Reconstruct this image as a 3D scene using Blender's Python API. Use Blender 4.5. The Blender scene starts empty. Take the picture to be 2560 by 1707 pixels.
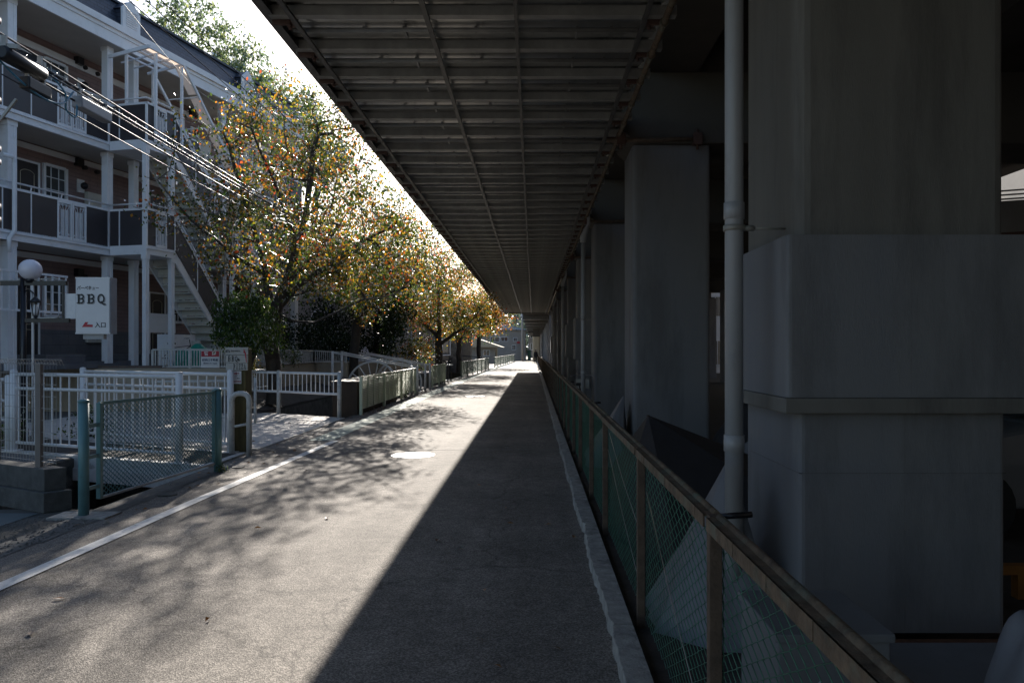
import bpy, bmesh, math, random
import numpy as np
from mathutils import Vector, Matrix

scene = bpy.context.scene
C = scene.collection
R = math.radians

# ------------------------------------------------------------------ camera
cam_d = bpy.data.cameras.new('camera')
cam = bpy.data.objects.new('camera', cam_d); C.objects.link(cam)
cam.location = (0, 0, 1.6)
cam.rotation_euler = (R(90), 0, 0)
cam_d.sensor_width = 36.0
cam_d.lens = 36.0 * 1900 / 2560
cam_d.shift_x = -53 / 2560
cam_d.shift_y = 20.5 / 2560
cam_d.clip_start = 0.05
cam_d.clip_end = 3000
scene.camera = cam

# ------------------------------------------------------------------ sky + sun
SUN = Vector((-0.29, 2.05, 1.0)).normalized()
sun_el = math.asin(SUN.z)
sun_az = math.atan2(SUN.x, SUN.y)          # clockwise from +Y
world = bpy.data.worlds.new('World'); scene.world = world
world.use_nodes = True
wn = world.node_tree.nodes; wl = world.node_tree.links
bg = wn['Background']
sky = wn.new('ShaderNodeTexSky'); sky.sky_type = 'NISHITA'
sky.sun_disc = False
sky.sun_elevation = sun_el
sky.sun_rotation = sun_az
sky.air_density = 1.0; sky.dust_density = 1.0; sky.ozone_density = 1.8
wl.new(sky.outputs['Color'], bg.inputs['Color'])
bg.inputs['Strength'].default_value = 0.071
ld = bpy.data.lights.new('sun', 'SUN'); ld.energy = 5.0; ld.angle = R(0.53); ld.color = (1.0, 0.93, 0.84)
sun = bpy.data.objects.new('sun', ld); C.objects.link(sun)
sun.rotation_euler = SUN.to_track_quat('Z', 'Y').to_euler()
sun.location = (-10, 40, 30)
scene.view_settings.view_transform = 'Standard'
scene.view_settings.look = 'None'
scene.view_settings.gamma = 1.0
scene.view_settings.exposure = 1.35

# ------------------------------------------------------------------ materials
def mat(name, col, rough=0.7, metal=0.0, var=0.12, scale=4.0, bump=0.0, bscale=60.0, col2=None,
        spec=0.5, stretch=None, stain=None, stain_scale=1.3, stain_amt=0.5, stain_lo=0.55, detail=5):
    m = bpy.data.materials.new(name); m.use_nodes = True
    N = m.node_tree.nodes; L = m.node_tree.links
    b = N['Principled BSDF']
    b.inputs['Roughness'].default_value = rough
    b.inputs['Metallic'].default_value = metal
    b.inputs['Specular IOR Level'].default_value = spec
    tc = N.new('ShaderNodeTexCoord'); src = tc.outputs['Object']
    if stretch:
        mp = N.new('ShaderNodeMapping'); mp.inputs['Scale'].default_value = stretch
        L.new(src, mp.inputs['Vector']); src = mp.outputs['Vector']
    nz = N.new('ShaderNodeTexNoise'); nz.inputs['Scale'].default_value = scale
    nz.inputs['Detail'].default_value = detail; nz.inputs['Roughness'].default_value = 0.65
    L.new(src, nz.inputs['Vector'])
    mr = N.new('ShaderNodeMapRange'); mr.inputs['From Min'].default_value = 0.3; mr.inputs['From Max'].default_value = 0.7
    L.new(nz.outputs['Fac'], mr.inputs['Value'])
    mx = N.new('ShaderNodeMix'); mx.data_type = 'RGBA'
    c2 = col2 if col2 else tuple(min(1, c * (1 + var)) for c in col)
    c1 = col if col2 else tuple(c * (1 - var) for c in col)
    mx.inputs['A'].default_value = (*c1, 1); mx.inputs['B'].default_value = (*c2, 1)
    L.new(mr.outputs['Result'], mx.inputs['Factor'])
    out = mx.outputs['Result']
    if stain:
        n2 = N.new('ShaderNodeTexNoise'); n2.inputs['Scale'].default_value = stain_scale; n2.inputs['Detail'].default_value = 7
        n2.inputs['Roughness'].default_value = 0.7
        L.new(src, n2.inputs['Vector'])
        m2 = N.new('ShaderNodeMapRange'); m2.inputs['From Min'].default_value = stain_lo; m2.inputs['From Max'].default_value = stain_lo + 0.15
        m2.inputs['To Max'].default_value = stain_amt
        L.new(n2.outputs['Fac'], m2.inputs['Value'])
        x2 = N.new('ShaderNodeMix'); x2.data_type = 'RGBA'
        L.new(out, x2.inputs['A']); x2.inputs['B'].default_value = (*stain, 1)
        L.new(m2.outputs['Result'], x2.inputs['Factor']); out = x2.outputs['Result']
    L.new(out, b.inputs['Base Color'])
    if bump:
        nb = N.new('ShaderNodeTexNoise'); nb.inputs['Scale'].default_value = bscale; nb.inputs['Detail'].default_value = 4
        L.new(src, nb.inputs['Vector'])
        bp = N.new('ShaderNodeBump'); bp.inputs['Strength'].default_value = bump; bp.inputs['Distance'].default_value = 0.01
        L.new(nb.outputs['Fac'], bp.inputs['Height']); L.new(bp.outputs['Normal'], b.inputs['Normal'])
    return m

def asphalt_mat():
    m = bpy.data.materials.new('asphalt'); m.use_nodes = True
    N = m.node_tree.nodes; L = m.node_tree.links; b = N['Principled BSDF']
    tc = N.new('ShaderNodeTexCoord'); O = tc.outputs['Object']
    def noise(s, d=4, r=0.6):
        n = N.new('ShaderNodeTexNoise'); n.inputs['Scale'].default_value = s; n.inputs['Detail'].default_value = d
        n.inputs['Roughness'].default_value = r; L.new(O, n.inputs['Vector']); return n.outputs['Fac']
    def rng(v, a, c, lo, hi):
        r = N.new('ShaderNodeMapRange'); r.inputs['From Min'].default_value = a; r.inputs['From Max'].default_value = c
        r.inputs['To Min'].default_value = lo; r.inputs['To Max'].default_value = hi; L.new(v, r.inputs['Value']); return r.outputs['Result']
    def mul(a, c):
        k = N.new('ShaderNodeMath'); k.operation = 'MULTIPLY'; L.new(a, k.inputs[0]); L.new(c, k.inputs[1]); return k.outputs[0]
    vor = N.new('ShaderNodeTexVoronoi'); vor.inputs['Scale'].default_value = 150; L.new(O, vor.inputs['Vector'])
    sep = N.new('ShaderNodeSeparateColor'); L.new(vor.outputs['Color'], sep.inputs[0])
    stones = rng(sep.outputs[0], 0.3, 0.95, 0.68, 1.75)          # every stone has its own tone
    mid = rng(noise(9), 0.3, 0.7, 0.82, 1.18)
    big = mul(rng(noise(0.7, 6, 0.65), 0.3, 0.7, 0.74, 1.26), rng(noise(2.6, 7, 0.7), 0.56, 0.68, 1.0, 0.80))
    fac = mul(mul(stones, mid), big)
    # wheel-worn bands and a long resurfaced strip
    mp = N.new('ShaderNodeMapping'); mp.inputs['Scale'].default_value = (1.0, 0.05, 1); L.new(O, mp.inputs['Vector'])
    nw = N.new('ShaderNodeTexNoise'); nw.inputs['Scale'].default_value = 2.0; L.new(mp.outputs[0], nw.inputs['Vector'])
    fac = mul(fac, rng(nw.outputs['Fac'], 0.35, 0.65, 0.88, 1.12))
    # cracks
    vc = N.new('ShaderNodeTexVoronoi'); vc.feature = 'DISTANCE_TO_EDGE'; vc.inputs['Scale'].default_value = 0.3
    nd = N.new('ShaderNodeTexNoise'); nd.inputs['Scale'].default_value = 2.5; nd.inputs['Detail'].default_value = 6; L.new(O, nd.inputs['Vector'])
    va = N.new('ShaderNodeVectorMath'); va.operation = 'SCALE'; va.inputs['Scale'].default_value = 0.7; L.new(nd.outputs['Color'], va.inputs[0])
    vb = N.new('ShaderNodeVectorMath'); vb.operation = 'ADD'; L.new(O, vb.inputs[0]); L.new(va.outputs[0], vb.inputs[1])
    L.new(vb.outputs[0], vc.inputs['Vector'])
    fac = mul(fac, rng(vc.outputs['Distance'], 0.0, 0.005, 0.6, 1.0))
    cc = N.new('ShaderNodeVectorMath'); cc.operation = 'SCALE'; cc.inputs[0].default_value = (0.180, 0.163, 0.145)
    L.new(fac, cc.inputs['Scale']); L.new(cc.outputs[0], b.inputs['Base Color'])
    b.inputs['Roughness'].default_value = 0.82
    b.inputs['Specular IOR Level'].default_value = 0.16
    bp = N.new('ShaderNodeBump'); bp.inputs['Strength'].default_value = 0.9; bp.inputs['Distance'].default_value = 0.004
    L.new(vor.outputs['Distance'], bp.inputs['Height']); L.new(bp.outputs['Normal'], b.inputs['Normal'])
    return m

def brick_mat(name, c1, c2, mortar, scale, w=0.5, h=0.25, rough=0.8, msize=0.02, rotx=True):
    m = bpy.data.materials.new(name); m.use_nodes = True
    N = m.node_tree.nodes; L = m.node_tree.links; b = N['Principled BSDF']
    tc = N.new('ShaderNodeTexCoord'); sx = N.new('ShaderNodeSeparateXYZ'); L.new(tc.outputs['Object'], sx.inputs[0])
    add = N.new('ShaderNodeMath'); add.operation = 'ADD'; L.new(sx.outputs['X'], add.inputs[0]); L.new(sx.outputs['Y'], add.inputs[1])
    cb = N.new('ShaderNodeCombineXYZ'); L.new(add.outputs[0], cb.inputs[0]); L.new(sx.outputs['Z'], cb.inputs[1])
    if not rotx:
        L.new(sx.outputs['X'], cb.inputs[0]); L.new(sx.outputs['Y'], cb.inputs[1])
    br = N.new('ShaderNodeTexBrick'); br.inputs['Scale'].default_value = scale
    br.inputs['Brick Width'].default_value = w; br.inputs['Row Height'].default_value = h; br.inputs['Mortar Size'].default_value = msize
    br.inputs['Color1'].default_value = (*c1, 1); br.inputs['Color2'].default_value = (*c2, 1); br.inputs['Mortar'].default_value = (*mortar, 1)
    L.new(cb.outputs[0], br.inputs['Vector'])
    nz = N.new('ShaderNodeTexNoise'); nz.inputs['Scale'].default_value = 3; nz.inputs['Detail'].default_value = 6; L.new(tc.outputs['Object'], nz.inputs['Vector'])
    mr = N.new('ShaderNodeMapRange'); mr.inputs['To Min'].default_value = 0.75; mr.inputs['To Max'].default_value = 1.25; L.new(nz.outputs['Fac'], mr.inputs['Value'])
    sc = N.new('ShaderNodeVectorMath'); sc.operation = 'SCALE'; L.new(br.outputs['Color'], sc.inputs[0]); L.new(mr.outputs[0], sc.inputs['Scale'])
    L.new(sc.outputs[0], b.inputs['Base Color']); b.inputs['Roughness'].default_value = rough
    bp = N.new('ShaderNodeBump'); bp.inputs['Strength'].default_value = 0.5; bp.inputs['Distance'].default_value = 0.01
    iv = N.new('ShaderNodeMath'); iv.operation = 'SUBTRACT'; iv.inputs[0].default_value = 1; L.new(br.outputs['Fac'], iv.inputs[1])
    L.new(iv.outputs[0], bp.inputs['Height']); L.new(bp.outputs['Normal'], b.inputs['Normal'])
    return m

def leaf_mat(name, stops, trans=0.5, rough=0.5, ior=1.22, boost=1.55):
    """every leaf (mesh island) takes its own hue from the ramp"""
    m = bpy.data.materials.new(name); m.use_nodes = True
    N = m.node_tree.nodes; L = m.node_tree.links
    for n in list(N):
        if n.type != 'OUTPUT_MATERIAL': N.remove(n)
    out = [n for n in N if n.type == 'OUTPUT_MATERIAL'][0]
    ge = N.new('ShaderNodeNewGeometry'); tc = N.new('ShaderNodeTexCoord')
    nz = N.new('ShaderNodeTexNoise'); nz.inputs['Scale'].default_value = 0.55; nz.inputs['Detail'].default_value = 2
    L.new(tc.outputs['Object'], nz.inputs['Vector'])
    a = N.new('ShaderNodeMath'); a.operation = 'MULTIPLY_ADD'; a.inputs[1].default_value = 1.1; a.inputs[2].default_value = -0.55
    L.new(nz.outputs['Fac'], a.inputs[0])
    s = N.new('ShaderNodeMath'); s.operation = 'ADD'; s.use_clamp = True
    L.new(ge.outputs['Random Per Island'], s.inputs[0]); L.new(a.outputs[0], s.inputs[1])
    cr = N.new('ShaderNodeValToRGB'); e = cr.color_ramp
    e.elements[0].position = stops[0][0]; e.elements[0].color = (*stops[0][1], 1)
    e.elements[1].position = stops[-1][0]; e.elements[1].color = (*stops[-1][1], 1)
    for p, c in stops[1:-1]:
        k = e.elements.new(p); k.color = (*c, 1)
    L.new(s.outputs[0], cr.inputs[0])
    df = N.new('ShaderNodeBsdfDiffuse'); tr = N.new('ShaderNodeBsdfTranslucent'); gl = N.new('ShaderNodeBsdfGlossy')
    gl.inputs['Roughness'].default_value = rough; gl.inputs['Color'].default_value = (0.9, 0.9, 0.9, 1)
    L.new(cr.outputs[0], df.inputs[0]); 
    bright = N.new('ShaderNodeVectorMath'); bright.operation = 'SCALE'; bright.inputs['Scale'].default_value = boost
    L.new(cr.outputs[0], bright.inputs[0]); L.new(bright.outputs[0], tr.inputs[0])
    m1 = N.new('ShaderNodeMixShader'); m1.inputs[0].default_value = trans; L.new(df.outputs[0], m1.inputs[1]); L.new(tr.outputs[0], m1.inputs[2])
    fr = N.new('ShaderNodeFresnel'); fr.inputs[0].default_value = ior
    m2 = N.new('ShaderNodeMixShader'); L.new(fr.outputs[0], m2.inputs[0]); L.new(m1.outputs[0], m2.inputs[1]); L.new(gl.outputs[0], m2.inputs[2])
    L.new(m2.outputs[0], out.inputs['Surface'])
    return m

def emit_mat(name, col, strength):
    m = bpy.data.materials.new(name); m.use_nodes = True
    b = m.node_tree.nodes['Principled BSDF']
    b.inputs['Base Color'].default_value = (*col, 1); b.inputs['Emission Color'].default_value = (*col, 1)
    b.inputs['Emission Strength'].default_value = strength
    return m

M = {}
M['asphalt'] = asphalt_mat()
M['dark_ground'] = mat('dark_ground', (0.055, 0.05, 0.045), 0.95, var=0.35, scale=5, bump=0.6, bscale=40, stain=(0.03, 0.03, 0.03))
M['terrain'] = mat('terrain', (0.09, 0.085, 0.075), 0.95, var=0.3, scale=2, bump=0.5, bscale=30)
M['road_edge'] = mat('road_edge', (0.12, 0.115, 0.105), 0.9, var=0.3, scale=14, bump=0.5, bscale=90, stain=(0.05, 0.045, 0.04), stain_scale=3)
M['concrete'] = mat('concrete', (0.34, 0.33, 0.32), 0.85, var=0.1, scale=1.6, bump=0.25, bscale=120, stain=(0.22, 0.21, 0.2), stain_scale=0.9, stain_amt=0.35)
M['pier_paint'] = mat('pier_paint', (0.17, 0.178, 0.20), 0.7, var=0.12, scale=1.2, bump=0.18, bscale=160, col2=(0.215, 0.215, 0.22), spec=0.25, stain=(0.105, 0.105, 0.11), stain_scale=1.6, stain_amt=0.6, stain_lo=0.5, stretch=(1, 1, 0.22))
M['pier_top'] = mat('pier_top', (0.175, 0.168, 0.155), 0.85, spec=0.2, var=0.16, scale=1.3, bump=0.2, bscale=140, stain=(0.095, 0.09, 0.085), stain_scale=1.5, stain_amt=0.65, stain_lo=0.5, stretch=(1.5, 1.5, 0.2))
M['old_concrete'] = mat('old_concrete', (0.13, 0.125, 0.115), 0.9, var=0.35, scale=5, bump=0.6, bscale=60, stain=(0.03, 0.032, 0.025), stain_scale=2, stain_amt=0.8, stain_lo=0.48)
M['kerb'] = mat('kerb', (0.32, 0.31, 0.29), 0.9, var=0.3, scale=12, bump=0.8, bscale=70, stain=(0.10, 0.095, 0.09), stain_scale=5, stain_amt=0.8, stain_lo=0.52)
M['block'] = mat('block', (0.08, 0.08, 0.078), 0.92, var=0.3, scale=8, bump=0.7, bscale=60, stain=(0.04, 0.04, 0.035), stain_scale=3, stain_amt=0.7)
M['slab'] = mat('slab', (0.52, 0.49, 0.46), 0.85, var=0.15, scale=7, bump=0.3, bscale=80, stain=(0.2, 0.18, 0.16), stain_scale=2.5, stain_amt=0.5)
M['beige_wall'] = mat('beige_wall', (0.36, 0.31, 0.24), 0.88, var=0.1, scale=3, bump=0.2, bscale=90, stain=(0.16, 0.14, 0.11), stain_scale=1.0, stain_amt=0.6, stretch=(1, 1, 0.4))
M['paint_white'] = mat('paint_white', (0.72, 0.72, 0.72), 0.4, var=0.06, scale=9, stain=(0.35, 0.3, 0.26), stain_scale=5, stain_amt=0.5, stain_lo=0.6)
M['old_white'] = mat('old_white', (0.5, 0.5, 0.48), 0.6, var=0.12, scale=9, bump=0.2, stain=(0.16, 0.12, 0.09), stain_scale=4, stain_amt=0.7, stain_lo=0.52)
M['line_paint'] = mat('line_paint', (0.66, 0.65, 0.63), 0.75, var=0.14, scale=30, bump=0.4, bscale=150, stain=(0.25, 0.24, 0.22), stain_scale=14, stain_amt=0.7, stain_lo=0.56)
M['green_band'] = mat('green_band', (0.34, 0.40, 0.34), 0.8, var=0.12, scale=20, bump=0.4, bscale=150, stain=(0.17, 0.17, 0.15), stain_scale=9, stain_amt=0.75, stain_lo=0.5)
M['teal'] = mat('teal', (0.10, 0.22, 0.24), 0.4, var=0.15, scale=6, stain=(0.06, 0.09, 0.09), stain_scale=6, stain_amt=0.6)
M['teal_mesh'] = mat('teal_mesh', (0.09, 0.20, 0.21), 0.5, var=0.1)
M['sage'] = mat('sage', (0.50, 0.55, 0.40), 0.5, var=0.12, scale=3)  # colour lightened to stand in for sun shining through the near slats
M['sage_dark'] = mat('sage_dark', (0.17, 0.24, 0.20), 0.5, var=0.12, scale=3)
M['rust_rail'] = mat('rust_rail', (0.115, 0.08, 0.052), 0.75, var=0.55, scale=16, bump=0.5, bscale=70, stain=(0.11, 0.13, 0.10), stain_scale=5, stain_amt=0.85, stain_lo=0.5)
M['rust_post'] = mat('rust_post', (0.10, 0.07, 0.05), 0.8, var=0.35, scale=12, bump=0.4, bscale=80, stain=(0.05, 0.035, 0.03), stain_scale=5)
M['rust'] = mat('rust', (0.16, 0.07, 0.035), 0.9, var=0.4, scale=14, bump=0.6, bscale=60, stain=(0.03, 0.02, 0.015), stain_scale=7, stain_amt=0.8)
M['mesh_green'] = mat('mesh_green', (0.06, 0.18, 0.125), 0.45, var=0.3, scale=8)
M['wire'] = mat('wire', (0.35, 0.34, 0.32), 0.35, metal=0.7)
M['pvc'] = mat('pvc', (0.33, 0.34, 0.36), 0.42, var=0.07, scale=3, stain=(0.2, 0.2, 0.2), stain_scale=5, stain_amt=0.5, stretch=(1, 1, 0.3))
M['sheet_metal'] = mat('sheet_metal', (0.55, 0.55, 0.53), 0.28, metal=0.85, var=0.15, scale=2, bump=0.12, bscale=6, stain=(0.09, 0.09, 0.09), stain_scale=3, stain_amt=0.6)
M['steel_dark'] = mat('steel_dark', (0.11, 0.106, 0.10), 0.5, metal=0.35, var=0.25, scale=5)
M['steel_grey'] = mat('steel_grey', (0.30, 0.295, 0.275), 0.5, metal=0.3, var=0.2, scale=5)
M['steel_brown'] = mat('steel_brown', (0.085, 0.045, 0.035), 0.7, var=0.3, scale=6)
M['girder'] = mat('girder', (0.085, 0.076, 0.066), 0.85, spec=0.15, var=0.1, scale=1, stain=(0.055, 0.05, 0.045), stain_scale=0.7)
M['mauve'] = brick_mat('mauve_siding', (0.25, 0.175, 0.168), (0.27, 0.19, 0.182), (0.16, 0.115, 0.11), 1.0, 0.6, 0.11, msize=0.006)
M['grey_tile'] = brick_mat('grey_tile', (0.13, 0.13, 0.145), (0.15, 0.15, 0.16), (0.09, 0.09, 0.1), 1.0, 0.6, 0.3, msize=0.006)
M['paving'] = brick_mat('paving', (0.13, 0.125, 0.12), (0.17, 0.165, 0.16), (0.06, 0.06, 0.06), 1.0, 0.3, 0.3, msize=0.012, rotx=False)
M['brick_edge'] = brick_mat('brick_edge', (0.12, 0.08, 0.065), (0.16, 0.11, 0.09), (0.09, 0.085, 0.08), 1.0, 0.22, 0.07, msize=0.01)
M['trim_white'] = mat('trim_white', (0.76, 0.77, 0.80), 0.5, var=0.05, scale=3, stain=(0.42, 0.42, 0.42), stain_scale=2, stain_amt=0.4)
M['soffit'] = mat('soffit', (0.5, 0.48, 0.45), 0.8, var=0.06, scale=2)
M['panel_brown'] = mat('panel_brown', (0.050, 0.044, 0.048), 0.45, var=0.1, scale=2)
M['stair'] = mat('stair', (0.58, 0.57, 0.52), 0.65, var=0.08, scale=3, stain=(0.22, 0.2, 0.17), stain_scale=3, stain_amt=0.5)
M['door_black'] = mat('door_black', (0.018, 0.018, 0.024), 0.35, var=0.15)
M['door_trim'] = mat('door_trim', (0.45, 0.43, 0.34), 0.5)
M['glass'] = mat('window_glass', (0.045, 0.05, 0.055), 0.06, spec=0.9, var=0.3, scale=0.8)
M['slate'] = brick_mat('slate', (0.03, 0.04, 0.065), (0.05, 0.06, 0.085), (0.015, 0.018, 0.03), 1.0, 0.3, 0.12, rough=0.5, msize=0.015)
M['black_metal'] = mat('black_metal', (0.012, 0.012, 0.016), 0.35, var=0.2)
M['black_cable'] = mat('black_cable', (0.03, 0.03, 0.035), 0.5, spec=0.4)
M['dull_wire'] = mat('dull_wire', (0.02, 0.02, 0.03), 0.9, spec=0.1)
M['blue_cable'] = mat('blue_cable', (0.04, 0.17, 0.26), 0.35)
M['closure_grey'] = mat('closure_grey', (0.25, 0.26, 0.28), 0.4, stain=(0.15, 0.15, 0.15))
M['closure_black'] = mat('closure_black', (0.02, 0.021, 0.024), 0.45, spec=0.4)
M['pole_concrete'] = mat('pole_concrete', (0.2, 0.19, 0.19), 0.8, var=0.2, scale=3, bump=0.2)
M['sign_white'] = mat('sign_white', (0.66, 0.66, 0.67), 0.35, var=0.04)
M['ink_black'] = mat('ink_black', (0.015, 0.018, 0.02), 0.5)
M['ink_grey'] = mat('ink_grey', (0.3, 0.3, 0.31), 0.5)
M['ink_navy'] = mat('ink_navy', (0.03, 0.05, 0.12), 0.5)
M['ink_red'] = mat('ink_red', (0.40, 0.01, 0.03), 0.45)
M['weathered_board'] = mat('weathered_board', (0.42, 0.41, 0.38), 0.8, var=0.2, scale=14, bump=0.5, bscale=30, stretch=(1, 1, 6), stain=(0.16, 0.14, 0.12), stain_scale=6, stain_amt=0.7)
M['bright_front'] = mat('bright_front', (0.8, 0.8, 0.8), 0.7, var=0.03)
M['trough'] = mat('trough', (0.035, 0.024, 0.017), 0.8, var=0.4, scale=4, stain=(0.06, 0.03, 0.015), stain_scale=3, stretch=(1, 1, .3))
M['timber'] = mat('timber', (0.09, 0.075, 0.03), 0.85, var=0.35, scale=5, bump=0.5, bscale=20, stretch=(5, 5, 0.5), stain=(0.04, 0.05, 0.02), stain_scale=3)
M['globe'] = mat('globe', (0.72, 0.70, 0.76), 0.25, var=0.05, scale=6)
M['green_cover'] = mat('green_cover', (0.0, 0.20, 0.15), 0.5, var=0.25, scale=5, bump=0.5, bscale=9)
M['blue_tarp'] = mat('blue_tarp', (0.03, 0.14, 0.33), 0.4, var=0.3, scale=5, bump=0.8, bscale=12)
M['white_tarp'] = mat('white_tarp', (0.17, 0.175, 0.195), 0.6, var=0.1, scale=3, bump=0.7, bscale=9, stain=(0.15, 0.15, 0.17), stain_scale=3, stain_amt=0.8)
M['black_tarp'] = mat('black_tarp', (0.022, 0.02, 0.022), 0.7, var=0.2, bump=0.6, bscale=14)
M['grey_tarp'] = mat('grey_tarp', (0.2, 0.2, 0.21), 0.6, var=0.2, bump=0.6, bscale=12)
M['poly'] = None
m = bpy.data.materials.new('sunlit_canopy_strip'); m.use_nodes = True
_N = m.node_tree.nodes; _L = m.node_tree.links
_o = [n for n in _N if n.type == 'OUTPUT_MATERIAL'][0]; _b = _N['Principled BSDF']
_b.inputs['Base Color'].default_value = (0.75, 0.66, 0.58, 1); _b.inputs['Roughness'].default_value = 0.4
_t = _N.new('ShaderNodeBsdfTranslucent'); _t.inputs[0].default_value = (0.95, 0.85, 0.76, 1)
_x = _N.new('ShaderNodeMixShader'); _x.inputs[0].default_value = 0.75
_L.new(_b.outputs[0], _x.inputs[1]); _L.new(_t.outputs[0], _x.inputs[2]); _L.new(_x.outputs[0], _o.inputs['Surface'])
M['poly'] = m
M['bark'] = mat('bark', (0.035, 0.028, 0.024), 0.75, var=0.4, scale=9, bump=0.9, bscale=24, stretch=(1, 1, 0.5))
M['twig'] = mat('twig', (0.075, 0.06, 0.05), 0.32, var=0.3, scale=9, spec=0.8)
M['iron_cover'] = mat('iron_cover', (0.32, 0.32, 0.33), 0.55, metal=0.25, var=0.2, scale=20)
M['gravel'] = mat('gravel', (0.10, 0.095, 0.09), 0.9, var=0.5, scale=60, bump=1.0, bscale=70)
M['car_white'] = mat('car_white', (0.6, 0.62, 0.66), 0.25, var=0.02)
M['car_silver'] = mat('car_silver', (0.25, 0.26, 0.28), 0.3, metal=0.5, var=0.03)
M['rubber'] = mat('rubber', (0.02, 0.02, 0.02), 0.8)
M['rim'] = mat('rim', (0.35, 0.35, 0.37), 0.3, metal=0.9)
M['cloth_black'] = mat('cloth_black', (0.012, 0.012, 0.016), 0.85)
M['skin'] = mat('skin', (0.45, 0.28, 0.2), 0.5)
M['hair'] = mat('hair', (0.015, 0.012, 0.01), 0.5)
M['far_wall'] = mat('far_wall', (0.33, 0.30, 0.27), 0.85, var=0.08, scale=1, stain=(0.2, 0.19, 0.17), stain_scale=0.7)
M['pale_wall'] = mat('pale_wall', (0.22, 0.21, 0.2), 0.8, var=0.08, scale=1.5, stain=(0.3, 0.3, 0.3), stain_scale=0.8, stretch=(1, 1, 0.4))
M['blue_roof'] = mat('blue_roof', (0.28, 0.36, 0.45), 0.5, var=0.1)
M['dark_roof'] = mat('dark_roof', (0.05, 0.05, 0.06), 0.6, var=0.2)
M['orange_paint'] = mat('orange_paint', (0.30, 0.12, 0.02), 0.6, var=0.2, scale=9, stain=(0.05, 0.03, 0.02))
M['yellow_paint'] = mat('yellow_paint', (0.45, 0.33, 0.04), 0.7, var=0.2, scale=12)
M['plastic_bag'] = mat('plastic_bag', (0.55, 0.55, 0.62), 0.35, var=0.1, bump=1.0, bscale=30)
M['box_grey'] = mat('box_grey', (0.15, 0.16, 0.175), 0.6, var=0.12, scale=3, stain=(0.18, 0.18, 0.18))
M['cream'] = mat('cream', (0.5, 0.42, 0.30), 0.7, var=0.08, scale=2)

GRN, OLV, YEL, ORG, RED = (0.030, 0.060, 0.012), (0.10, 0.115, 0.015), (0.33, 0.25, 0.015), (0.42, 0.15, 0.018), (0.36, 0.065, 0.02)
M['leaf_cherry'] = leaf_mat('leaf_cherry', [(0.0, GRN), (0.42, (0.045, 0.068, 0.014)), (0.57, OLV), (0.69, (0.24, 0.21, 0.016)), (0.80, (0.36, 0.19, 0.016)), (0.92, ORG), (1.0, RED)], 0.52)
M['leaf_cherry_red'] = leaf_mat('leaf_cherry_red', [(0.0, (0.05, 0.07, 0.015)), (0.3, OLV), (0.5, (0.3, 0.17, 0.02)), (0.75, ORG), (1.0, RED)], 0.5)
M['leaf_green'] = leaf_mat('leaf_green', [(0.0, (0.03, 0.06, 0.014)), (0.6, (0.06, 0.105, 0.02)), (1.0, (0.14, 0.17, 0.03))], 0.4)
M['leaf_dark'] = leaf_mat('leaf_dark', [(0.0, (0.008, 0.014, 0.010)), (0.6, (0.016, 0.028, 0.014)), (1.0, (0.04, 0.06, 0.02))], 0.2, ior=1.03)
M['leaf_bamboo'] = leaf_mat('leaf_bamboo', [(0.0, (0.07, 0.11, 0.06)), (0.6, (0.12, 0.17, 0.08)), (1.0, (0.22, 0.24, 0.08))], 0.5)
M['leaf_far'] = leaf_mat('leaf_far', [(0.0, (0.05, 0.07, 0.06)), (1.0, (0.10, 0.12, 0.08))], 0.3)
M['leaf_fallen'] = leaf_mat('leaf_fallen', [(0.0, (0.10, 0.06, 0.03)), (0.5, (0.22, 0.10, 0.03)), (1.0, (0.34, 0.16, 0.05))], 0.2)

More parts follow.
